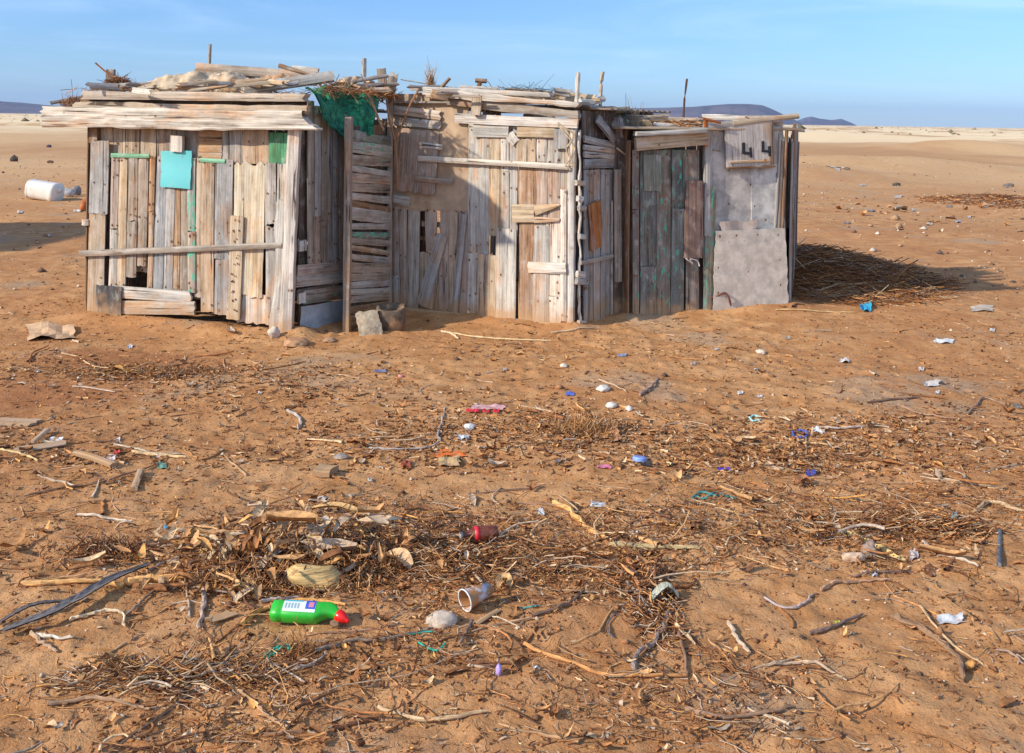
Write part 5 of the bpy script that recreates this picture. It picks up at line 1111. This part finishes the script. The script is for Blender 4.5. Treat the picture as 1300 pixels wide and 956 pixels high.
# stone slab and mortar in the niche
mb = MB(); pa = gp(470, 424); 
cn = [V((pa.x-.065, pa.y-.05, -.03)), V((pa.x+.105, pa.y-.03, -.02)), V((pa.x+.05, pa.y+.05, .17)), V((pa.x-.12, pa.y+.03, .15))]
sheet(mb, cn, 14, 14, .06, lambda u, v: V((0, -.02*math.sin(3.1*u)*math.sin(3.1*v), 0))+V((0, .002, 0))*random.random(), (.36, .30, .22), edge=.10, jag=.002)
o = mb.build('flat_stone', STONE); tag(o, 'pitted grey stone slab leaning in the niche before the slatted screen', 'stone')
mb = MB(); pm = gp(496, 419); n_ = 28; prof = [(.075, 0), (.100, .05), (.108, .13), (.104, .18), (.09, .19), (.075, .175), (.06, .12), (.0, .10)]
vs = []; fs = []
for (r_, z_) in prof:
    for k in range(n_):
        th = 2*math.pi*k/n_; sq = 1/(abs(math.cos(th))**3+abs(math.sin(th))**3)**(1/3); dip = -.03*max(0, -math.sin(th))*(z_ > .1)
        q = float(vn(np.array([k*.7]), np.array([z_*20]), 4)[0])*.01; vs.append(V((pm.x+(r_*sq+q)*math.cos(th), pm.y+(r_*sq+q)*math.sin(th)*.9, z_+dip)))
for j in range(len(prof)-1):
    for k in range(n_): k2 = (k+1) % n_; fs.append((j*n_+k, j*n_+k2, (j+1)*n_+k2, (j+1)*n_+k))
mb.add(vs, fs, (.13, .095, .07)); tag(mb.build('stone_mortar', STONE, smooth=True), 'brown hollowed stone mortar between the slatted screen and the middle hut', 'stone mortar')  # stone colour darkened in place of the shade over the niche

# flat scraps
def scrap(name, label, cat, px, py, wpx, hpx, m, tn=(1, 1, 1), rot=0, bend=.02, lift=.004, group=None, edge=.25, jag=.06):
    c = [gp(px+sx_*wpx/2, py+sy*hpx/2, False) for sx_, sy in ((-1, 1), (1, 1), (1, -1), (-1, -1))]
    cx_ = sum(p.x for p in c)/4; cy_ = sum(p.y for p in c)/4
    for p in c: p.z = 0
    mb = MB(); s_ = random.uniform(0, 9)
    def d(u, v):
        b = .45*bend*(math.sin(3*u+s_)*math.cos(2.2*v+s_)+.5*math.sin(7*u-s_+3*v)); return V((0, 0, abs(b)))
    sheet(mb, c, 7, 6, .0015, d, tn, edge=edge, jag=jag)
    g = {}
    gz = gh(np.array([q[0] for q in mb.v]), np.array([q[1] for q in mb.v])); mb.v = [(q[0], q[1], q[2]+float(g_)+lift) for q, g_ in zip(mb.v, gz)]
    return tag(mb.build(name, m, smooth=False), label, cat, group)
scrap('cardboard_sheet', 'large bent sheet of tan cardboard on the sand at the left', 'cardboard', 66, 424, 62, 18, CARD, (.50, .34, .21), bend=.06, edge=.2)
scrap('cardboard_piece', 'brown cardboard piece beside the dry yellow tuft', 'cardboard', 770, 552, 28, 14, CARD, (.38, .2, .1), bend=.05)
scrap('cardboard_piece', 'second smaller brown cardboard piece right of the dry yellow tuft', 'cardboard', 783, 560, 18, 8, CARD, (.34, .17, .08), bend=.04)
scrap('sand_sheet', 'tan cloth scrap half buried below the orange net scrap', 'cloth', 570, 588, 28, 12, CLOTH, (.5, .35, .18), bend=.03)
scrap('plastic_sheet', 'white curled plastic strip by the dark root at the lower right', 'plastic', 1207, 786, 32, 9, plastic('grey_plastic', (.50, .52, .54), .4, .4), bend=.02)
scrap('foil_packet', 'shiny silver foil packet right of the centre', 'packet', 759, 643, 19, 8, plastic('foil', (.62, .68, .70), .25, .2), bend=.012)
scrap('paper_scrap', 'small torn white paper left of the foil packet', 'paper', 687, 652, 8, 8, BARN, (.62, .64, .64), bend=.015)
scrap('paper_scrap', 'white paper scrap above the stem heap', 'paper', 805, 678, 9, 5, BARN, (.66, .64, .6))
scrap('paper_scrap', 'beige torn paper left inside the stem heap', 'paper', 799, 735, 9, 6, BARN, (.66, .5, .38))
scrap('blue_bag', 'bright blue crumpled plastic bag in front of the brush heap', 'plastic bag', 1099, 392, 15, 9, plastic('blue_bag', (.03, .38, .60), .4, .1), bend=.07)
scrap('plastic_scrap', 'white paper pieces lying before the right middle ground', 'paper', 1198, 434, 24, 5, BARN, (.62, .62, .6))
scrap('plastic_scrap', 'flat beige sheet half buried right of the blue bag', 'plastic', 1246, 393, 30, 7, CLOTH, (.5, .42, .33))
scrap('plastic_scrap', 'grey white torn plastic in the right middle ground', 'plastic', 1182, 489, 20, 7, BARN, (.55, .5, .44), bend=.03)
scrap('plastic_scrap', 'small white plastic bit at the upper right middle ground', 'plastic', 1072, 459, 13, 5, BARN, (.6, .55, .5), bend=.03)
scrap('packet', 'red and white packet beside the tan squared stick', 'packet', 143, 581, 13, 7, BARN, (.68, .6, .58), bend=.01)
scrap('red_scrap', 'small red scrap on top of the red and white packet', 'scrap', 148, 578, 7, 3, plastic('red_scrap', (.55, .04, .04)), bend=.02, lift=.014)
scrap('plastic_scrap', 'pale blue scrap right of the white splinter', 'plastic', 71, 561, 16, 6, BARN, (.55, .56, .56), bend=.02)
scrap('green_scrap', 'dull green plastic scrap left of the dark grey wood stub', 'plastic', 206, 593, 12, 6, plastic('dull_green', (.12, .30, .22)), bend=.01)
scrap('plastic_scrap', 'white torn sheet at the left above the husk heap', 'plastic', 400, 634, 30, 8, CLOTH, (.5, .44, .37))
scrap('plastic_scrap', 'white paper at the right edge of the middle ground', 'paper', 1040, 549, 14, 6, BARN, (.66, .66, .66), bend=.02)
scrap('orange_net', 'bright orange net scrap in the centre middle ground', 'net', 573, 577, 34, 8, plastic('orange_net', (.70, .17, .03), .6, .5), bend=.015, edge=.5, jag=.12)
scrap('pink_rag', 'pale pink striped rag in the centre middle ground', 'rag', 620, 519, 42, 7, CLOTH, (.55, .33, .34), bend=.02)
redp = plastic('red_tape', (.62, .02, .05), .5, .1)
for i, x in enumerate((596, 605, 617, 630)): scrap('red_tab', 'red tab along the lower edge of the pink striped rag', 'tag', x, 524.5, 8, 3, redp, bend=.008, lift=.012, group='red tabs along the pink striped rag', edge=.1)
scrap('rust_scrap', 'small dark red scrap left of the tan cloth scrap', 'scrap', 516, 593, 13, 7, plastic('dark_red', (.24, .05, .02), .8), bend=.03)
scrap('black_scrap', 'black rubber scrap beside the pale blue lid', 'scrap', 821, 590, 15, 6, plastic('black_rub', (.02, .025, .025), .8), bend=.01)
scrap('purple_strip', 'small purple strip of plastic right of the centre', 'plastic', 919, 596, 18, 3, plastic('purple', (.10, .06, .42)), bend=.01)
scrap('blue_scrap', 'small bright blue scrap before the middle hut right corner', 'plastic', 724, 501, 11, 4, plastic('royal_blue', (.06, .13, .5)), bend=.01)
scrap('blue_scrap', 'pale blue scrap further back before the middle hut', 'plastic', 790, 452, 10, 3, plastic('pale_blue', (.25, .33, .52)), bend=.01)
scrap('blue_scrap', 'blue and grey scrap before the slatted screen', 'plastic', 483, 472, 14, 3, plastic('slate_blue', (.18, .22, .36)), bend=.01)
scrap('blue_scrap', 'dark blue wrapper in the right middle ground', 'plastic', 1030, 603, 12, 8, plastic('navy', (.05, .06, .3)), bend=.02)
scrap('blue_scrap', 'teal blue scrap in the right foreground stems', 'plastic', 1212, 658, 8, 8, plastic('teal_sc', (.14, .32, .36)), bend=.03)
scrap('silver_scrap', 'crumpled silver foil below the pink striped rag', 'foil', 588, 557, 14, 6, plastic('foil2', (.5, .55, .6), .3, .2), bend=.03)
scrap('silver_scrap', 'small silver foil square at the bottom right of centre', 'foil', 681, 854, 8, 5, plastic('foil3', (.5, .58, .62), .3, .2), bend=.01)
scrap('yellow_scrap', 'tiny yellow green scrap on the dark slim stick', 'plastic', 1062, 792, 8, 5, plastic('yel', (.5, .5, .05)), bend=.01)
scrap('pink_scrap', 'thin pink strip left of the pale blue lid', 'plastic', 767, 594, 18, 3, plastic('pnk', (.6, .18, .28)), bend=.01)
scrap('grey_patch', 'white card piece in the right foreground stems', 'paper', 1160, 706, 12, 10, BARN, (.52, .45, .42), bend=.02)
for i, (px, py) in enumerate(((98, 268), (25, 270), (60, 300), (1062, 219), (1138, 236), (1095, 235), (1205, 262), (1160, 267), (1180, 285), (1140, 250), (1230, 276), (1280, 237), (1075, 283), (1105, 268), (1250, 262), (1216, 282))):
    scrap('far_scrap', 'small pale litter scrap lying far out on the sand, one of many', 'litter', px, py, random.uniform(4, 10), 2.5, BARN, random.choice([(.5, .46, .4), (.4, .38, .36), (.46, .38, .3), (.24, .2, .18)]), bend=.03, group='pale litter scraps far out on the sand')
scrap('white_sheet', 'torn white sheet lying far out on the sand at the right', 'plastic', 1062, 218, 30, 4, BARN, (.66, .6, .5), bend=.08)
for px, py, c in ((330, 500, (.6, .6, .6)), (880, 463, (.6, .5, .4)), (960, 470, (.62, .6, .55)), (1000, 430, (.5, .45, .4)), (1260, 420, (.66, .62, .56)), (470, 610, (.5, .45, .4)), (1170, 470, (.62, .55, .5)), (640, 470, (.6, .45, .35)), (910, 445, (.62, .6, .55)), (1190, 500, (.65, .65, .65)), (1230, 545, (.6, .5, .4)), (940, 500, (.6, .6, .6)), (965, 503, (.65, .62, .6)), (150, 560, (.6, .55, .5)), (210, 670, (.1, .3, .5)), (735, 575, (.6, .5, .4)), (1110, 735, (.6, .6, .6)), (48, 472, (.66, .66, .66)), (165, 441, (.55, .58, .66))):
    scrap('litter_bit', 'tiny scrap of pale litter on the sand, one of many strewn about', 'litter', px, py, random.uniform(4, 7), random.uniform(2, 4), BARN, tuple(v*.8 for v in c), bend=.012, group='tiny litter scraps strewn on the sand')
# blue lid, rings, twines
def disc(name, label, cat, px, py, dpx, h, m, n=24):
    p = gp(px, py); r = dpx*(p-EYE).length/FPX/2; z = G(p.x, p.y); mb = MB(); vs = []; fs = []
    for (rr, zz) in ((r, 0), (r, h*.7), (r*.9, h), (r*.5, h*.95), (.0001, h*.9)):
        for k in range(n): th = 2*math.pi*k/n; vs.append(V((p.x+rr*math.cos(th), p.y+rr*math.sin(th), z+zz+rr*.15*math.cos(th+2))))
    for j in range(4):
        for k in range(n): k2 = (k+1) % n; fs.append((j*n+k, j*n+k2, (j+1)*n+k2, (j+1)*n+k))
    mb.add(vs, fs); return tag(mb.build(name, m, smooth=True), label, cat)
disc('plastic_disc', 'round pale blue plastic disc in the centre middle ground', 'plastic disc', 812, 585, 17, .02, plastic('lid_blue', (.22, .34, .68), .45, .15))
disc('bottle_cap', 'tiny white and red cap in front of the slatted screen', 'cap', 509, 479, 7, .015, plastic('cap_red', (.62, .25, .22)))
def gcord(name, label, cat, pts, wpx, c, m=None):
    o = gstick(name, label, cat, pts, wpx, c, taper=1, m=m or TW, sides=5, rough=.2); return o
TW = tint_mat('twine', 80, .3, .8, .001)
gcord('ring', 'pale turquoise broken plastic ring in the middle ground', 'ring', [(966, 531), (958, 528), (952, 531), (956, 535), (966, 534)], 2.4, (.30, .55, .52))
gcord('blue_twine', 'small ring of blue twine in the right middle ground', 'cord', [(1006, 552), (1014, 550), (1024, 551), (1022, 556), (1010, 556), (1006, 552)], 2.6, (.08, .12, .38))
gcord('green_twine', 'green twine curled beside the rusty root clump in the foreground', 'twine', [(335, 838), (345, 831), (355, 826), (366, 824), (368, 832), (360, 828), (350, 832), (340, 842), (352, 842)], 3, (.03, .34, .22))
gcord('green_twine', 'thin green twine on the sand left of the letter like bend in centre', 'twine', [(505, 812), (520, 809), (535, 806), (550, 807)], 2, (.03, .28, .22))
gcord('green_twine', 'curved green twine below the grey rag like stone', 'twine', [(528, 820), (540, 826), (555, 830), (566, 822)], 2.6, (.03, .34, .24))
gcord('teal_rope', 'frayed teal rope strand at the right of the centre', 'rope', [(878, 634), (890, 628), (905, 632), (918, 630), (935, 634)], 3, (.04, .20, .20))
gcord('teal_rope', 'second frayed teal strand tangled just beside the first', 'rope', [(882, 630), (896, 635), (910, 627), (925, 632)], 2.4, (.05, .24, .24))
gcord('teal_rope', 'thin teal strand lying left of the dark stick with a knob end', 'rope', [(652, 774), (668, 775), (685, 773)], 2, (.08, .28, .24))
gcord('black_wire', 'thin dark curved wire on bare sand in the foreground', 'wire', [(785, 782), (773, 792), (772, 805), (778, 812)], 1.6, (.12, .12, .13))
lump('purple_clip', 'small lilac plastic clip at the bottom edge of the centre', 'clip', 633, 858, 7, .012, 14, (.40, .30, .62), plastic('lilac', (.40, .30, .62)), 2, .15)

# ---------------------------------------------------------------- green bottle
def loft(mb, rings, tn=(1, 1, 1)):
    n = len(rings[0]); vs = [p for r_ in rings for p in r_]; fs = []
    for j in range(len(rings)-1):
        for k in range(n): k2 = (k+1) % n; fs.append((j*n+k, j*n+k2, (j+1)*n+k2, (j+1)*n+k))
    fs.append(tuple(range(n))[::-1]); fs.append(tuple((len(rings)-1)*n+k for k in range(n))); mb.add(vs, fs, tn)
pb = gp(345, 790); pe = gp(445, 792); ax = (pe-pb); ax.z = 0; LB = ax.length; ax.normalize(); sdv = V((-ax.y, ax.x, 0)); zb = max(G(pb.x, pb.y), G((pb.x+pe.x)/2, (pb.y+pe.y)/2))+.004
bot = thing('cleaner_bottle', (pb.x+ax.x*LB/2, pb.y+ax.y*LB/2, zb), 'bright green plastic cleaner bottle with a red cap lying in the foreground', 'bottle')
# roll: flat face tips up towards the camera
qn = (V((0, 0, 1))*.86-sdv*.5).normalized(); qs = ax.cross(qn).normalized()
def ring(x, c, hw, ht, n=32, e=3.2):
    out = []
    for k in range(n):
        th = 2*math.pi*k/n; cc, s_ = math.cos(th), math.sin(th); a = math.copysign(abs(cc)**(2/e), cc)*hw; b = math.copysign(abs(s_)**(2/e), s_)*ht
        out.append(pb+ax*x+V((0, 0, zb-pb.z))+V((0, 0, .030))+qs*(a+c)+qn*b)
    return out
S = LB/.255
mb = MB(); prof = [(.000, 0, .026, .018), (.004, 0, .034, .024), (.030, 0, .035, .026), (.036, 0, .0325, .024), (.042, 0, .035, .026), (.10, 0, .035, .026), (.140, 0, .035, .026), (.150, .001, .034, .026), (.164, .006, .028, .024), (.178, .010, .023, .021), (.192, .010, .021, .019), (.204, .006, .019, .017), (.213, .000, .016, .015), (.219, -.005, .014, .014)]
loft(mb, [ring(x*S, -c, hw*(.86 if x < .17 else 1), ht) for x, c, hw, ht in prof]); bo = mb.build('body', plastic('bottle_green', (.018, .42, .03), .38, .2, (.3, .25, .1)), bot, smooth=True)
# cap, angled down
cc = sum(ring(.2185*S, .005, .01, .01), V((0, 0, 0)))/32; cd = (ax*.9+qs*.45).normalized(); ca = cd.cross(qn).normalized(); cb = cd.cross(ca)
mb = MB(); rs = []
for d_, r_ in ((-.006, .0165), (-.002, .0185), (.010, .0180), (.020, .0155), (.028, .0110), (.032, .0075), (.038, .0070), (.040, .005)):
    rs.append([cc+cd*d_*S+ca*math.cos(2*math.pi*k/24)*r_+cb*math.sin(2*math.pi*k/24)*r_ for k in range(24)])
loft(mb, rs); mb.build('cap', plastic('cap_scarlet', (.72, .012, .008), .3, .05), bot, smooth=True)
def lab(name, x0, x1, y0, y1, c, lift, parent):
    mb = MB(); vs = []; fs = []; nx_, ny_ = 8, 6
    for j in range(ny_+1):
        for i in range(nx_+1):
            x = x0+(x1-x0)*i/nx_; q = y0+(y1-y0)*j/ny_; e = 3.2; b = (1-min(.999, abs(q/.0303))**e)**(1/e)*.0262
            vs.append(pb+ax*x*S+V((0, 0, zb-pb.z+.030))+qs*q+qn*(b+lift+.0003))
    for j in range(ny_):
        for i in range(nx_): a = j*(nx_+1)+i; fs.append((a, a+1, a+nx_+2, a+nx_+1))
    mb.add(vs, fs); t2 = plastic('print_'+name, c, .4, .1); return mb.build(name, t2, parent, smooth=True)
la = lab('label', .040, .145, -.0285, .016, (.66, .72, .74), .0006, bot)
lab('label_band', .041, .100, -.0285, -.019, (.03, .48, .62), .0010, la)
lab('label_blob', .112, .144, -.026, .006, (.03, .10, .48), .0010, la); lab('label_blob', .122, .138, -.018, .000, (.6, .2, .3), .0014, la)
for i in range(5): lab('label_text', .046+.010*i, .052+.010*i, -.012, .006, (.25, .38, .42), .0010, la)
# white cup
p0 = gp(590, 776); cup = thing('paper_cup', (p0.x, p0.y, G(p0.x, p0.y)), 'white plastic cup lying on its side, its brown stained mouth to the left', 'cup')
cax = V((.76, .62, .10)).normalized(); u1 = cax.cross(V((0, 0, 1))).normalized(); u2 = u1.cross(cax).normalized(); c0 = V((p0.x, p0.y, G(p0.x, p0.y)+.036))
mb = MB(); rs = []
for d_, r_ in ((.0, .0335), (.02, .030), (.05, .0255), (.10, .0205), (.101, .0185), (.05, .0235), (.02, .028), (.0, .0315)):
    rs.append([c0+cax*d_+u1*math.cos(2*math.pi*k/32)*r_+u2*math.sin(2*math.pi*k/32)*r_ for k in range(32)])
n_ = 32; vs = [p for r_ in rs for p in r_]; fs = [(j*n_+k, j*n_+(k+1) % n_, (j+1)*n_+(k+1) % n_, (j+1)*n_+k) for j in range(7) for k in range(n_)]
fs.append(tuple(3*n_+k for k in range(n_))); fs.append(tuple(4*n_+k for k in range(n_))); mb.add(vs, fs)
t_ = NT('cup_stained'); co = t_.n('ShaderNodeTexCoord').outputs['Object']
t_.set(Base_Color=t_.mix(t_.ramp(t_.noise(co, 22, 5, .7), .36, .50), (.55, .55, .60), t_.mix(t_.noise(co, 90, 3), (.30, .12, .04), (.52, .27, .10))), Roughness=.4); mb.build('cup_body', t_.m, cup, smooth=True)
mb = MB(); pts = [c0+u1*math.cos(2*math.pi*k/32)*.034+u2*math.sin(2*math.pi*k/32)*.034 for k in range(33)]; tube(mb, pts, .0022, (.72, .70, .68), 8, 0, False); mb.build('cup_rim', plastic('cup_rim', (.74, .72, .68), .35, .1), cup, smooth=True)
# brown bottle
p1 = gp(632, 688); p2 = gp(586, 692); a_ = (p2-p1); a_.z = 0; Lb = a_.length; a_.normalize(); zc = G(p1.x, p1.y)+.03
bb = thing('soda_bottle', ((p1.x+p2.x)/2, (p1.y+p2.y)/2, G(p1.x, p1.y)), 'dark brown plastic bottle with a red label lying among centre foreground stems', 'bottle')
def rr(x, r_): return [V((p1.x, p1.y, zc))+a_*x*Lb+V((-a_.y, a_.x, 0))*math.cos(2*math.pi*k/20)*r_+V((0, 0, 1))*math.sin(2*math.pi*k/20)*r_ for k in range(20)]
mb = MB(); loft(mb, [rr(x, r_) for x, r_ in ((0, .018), (.03, .026), (.2, .029), (.5, .029), (.68, .027), (.8, .018), (.9, .011), (1, .010))]); mb.build('body', plastic('brown_pet', (.14, .035, .02), .2, .35), bb, smooth=True)
mb = MB(); loft(mb, [rr(x, r_) for x, r_ in ((.52, .0296), (.66, .0286))]); mb.build('label', plastic('lab_red', (.62, .02, .03), .4, .1), bb, smooth=True)
mb = MB(); loft(mb, [rr(x, r_) for x, r_ in ((.97, .0125), (1.06, .0125))]); mb.build('cap', plastic('cap_grey', (.4, .33, .3), .4, .2), bb, smooth=True)
# tiny red thing in the heap
disc('bottle_cap', 'small red cap in the husk heap behind the green bottle', 'cap', 411, 716, 6, .012, plastic('cap_red2', (.6, .03, .03)))

# white plastic drum far left
pd0 = gp(62, 254); dr = thing('plastic_drum', (pd0.x, pd0.y, G(pd0.x, pd0.y)), 'white ribbed plastic drum lying on its side far left beyond the huts', 'drum')
da = V((.88, -.25, -.10)).normalized(); d1 = da.cross(V((0, 0, 1))).normalized(); d2 = d1.cross(da); dc = V((pd0.x-.33, pd0.y, G(pd0.x, pd0.y)+.21))
mb = MB(); rs = []
for x, r_ in [(0, .15), (.01, .175), (.03, .185), (.05, .172)]+[(.08+.055*i+(j*.027), .178 if j else .172) for i in range(8) for j in (0, 1)]+[(.54, .180), (.56, .185), (.60, .17), (.615, .15)]:
    rs.append([dc+da*x+d1*(abs(math.cos(2*math.pi*k/32))**.7*math.copysign(1, math.cos(2*math.pi*k/32)))*r_+d2*(abs(math.sin(2*math.pi*k/32))**.7*math.copysign(1, math.sin(2*math.pi*k/32)))*r_ for k in range(32)])
loft(mb, rs); wp = plastic('drum_white', (.68, .66, .60), .5, .35, (.45, .33, .22), 8); mb.build('drum_body', wp, dr, smooth=True)
mb = MB(); loft(mb, [[dc+da*x+d1*math.cos(2*math.pi*k/20)*.05+d2*(math.sin(2*math.pi*k/20)*.05+.06) for k in range(20)] for x in (.60, .65)]); mb.build('drum_lid', wp, dr, smooth=True)
def farlump(name, label, cat, px, py, wpx, hpx, c, m, seed): return lump(name, label, cat, px, py, wpx, wpx*.012*.6, hpx, c, m, seed, .4, 2)
farlump('bucket_scrap', 'crumpled grey bucket right of the white drum', 'bucket', 86, 250, 16, 12, (.45, .42, .4), CLOTH, 3)
farlump('tyre_scrap', 'dark grey round scrap right of the crumpled bucket', 'scrap', 97, 248, 12, 14, (.18, .17, .17), CLOTH, 5)
farlump('plastic_tub', 'orange brown tub right by the left hut end post', 'tub', 108, 268, 12, 18, (.40, .13, .05), CLOTH, 6)
farlump('dark_rock', 'dark pointed rock far left on the sand', 'rock', 18, 205, 9, 9, (.06, .05, .05), STONE, 7)
farlump('dark_rock', 'small dark rock near the horizon at the far left', 'rock', 62, 187, 6, 4, (.06, .06, .08), STONE, 8)
farlump('dark_rock', 'flat dark rock behind the white drum', 'rock', 64, 207, 8, 4, (.12, .07, .05), STONE, 9)
farlump('dark_rock', 'dark rock at the right of the far sand left of the far brush heap', 'rock', 1138, 236, 10, 5, (.07, .07, .06), STONE, 10)
farlump('dark_rock', 'grey flat rock at the right edge of the far sand', 'rock', 1281, 237, 12, 5, (.15, .13, .11), STONE, 11)
farlump('dark_rock', 'dark small rock behind the white torn sheet at right', 'rock', 1075, 211, 8, 3, (.08, .07, .06), STONE, 12)

# neighbouring hut just outside the left of the frame, whose shadow falls into view
hn = thing('wooden_hut', (-10.6, 11.6, 0), 'neighbouring plank hut standing beyond the left edge of the photo', 'hut')
q = [V((-12.2, 10.0, 0)), V((-8.9, 10.0, 0)), V((-8.9, 13.0, 0)), V((-12.2, 13.0, 0))]
for i in range(4):
    mb = MB(); fence(mb, q[i], q[(i+1) % 4], -.05, 1.95, ['grey', 'tan', 'gbrown', 'pale'], .14); fence(mb, q[i], q[(i+1) % 4], -.05, 1.9, ['dark'], .3, off=-.03); mb.build('wall', WOOD, hn)
roof(hn, q[0], q[1], 2.0, 2.0, 3.0, V((0, 1, 0)))

# ---------------------------------------------------------------- haze
import bmesh
HZ = 6.5e-5
hb = bmesh.new(); bmesh.ops.create_cube(hb, size=1)
for v in hb.verts: v.co = V((v.co.x*23000, 5400+v.co.y*16000, 125+v.co.z*262))
me = bpy.data.meshes.new('haze'); hb.to_mesh(me); hb.free()
hm = bpy.data.materials.new('haze_air'); hm.use_nodes = True; n = hm.node_tree; n.nodes.clear(); out = n.nodes.new('ShaderNodeOutputMaterial'); pv = n.nodes.new('ShaderNodeVolumePrincipled')
pv.inputs['Color'].default_value = (.36, .54, .9, 1); pv.inputs['Density'].default_value = HZ; n.links.new(pv.outputs[0], out.inputs['Volume'])
tag(link('haze', me, hm), kind='stuff')
try: sc.cycles.volume_bounces = 0
except Exception: pass
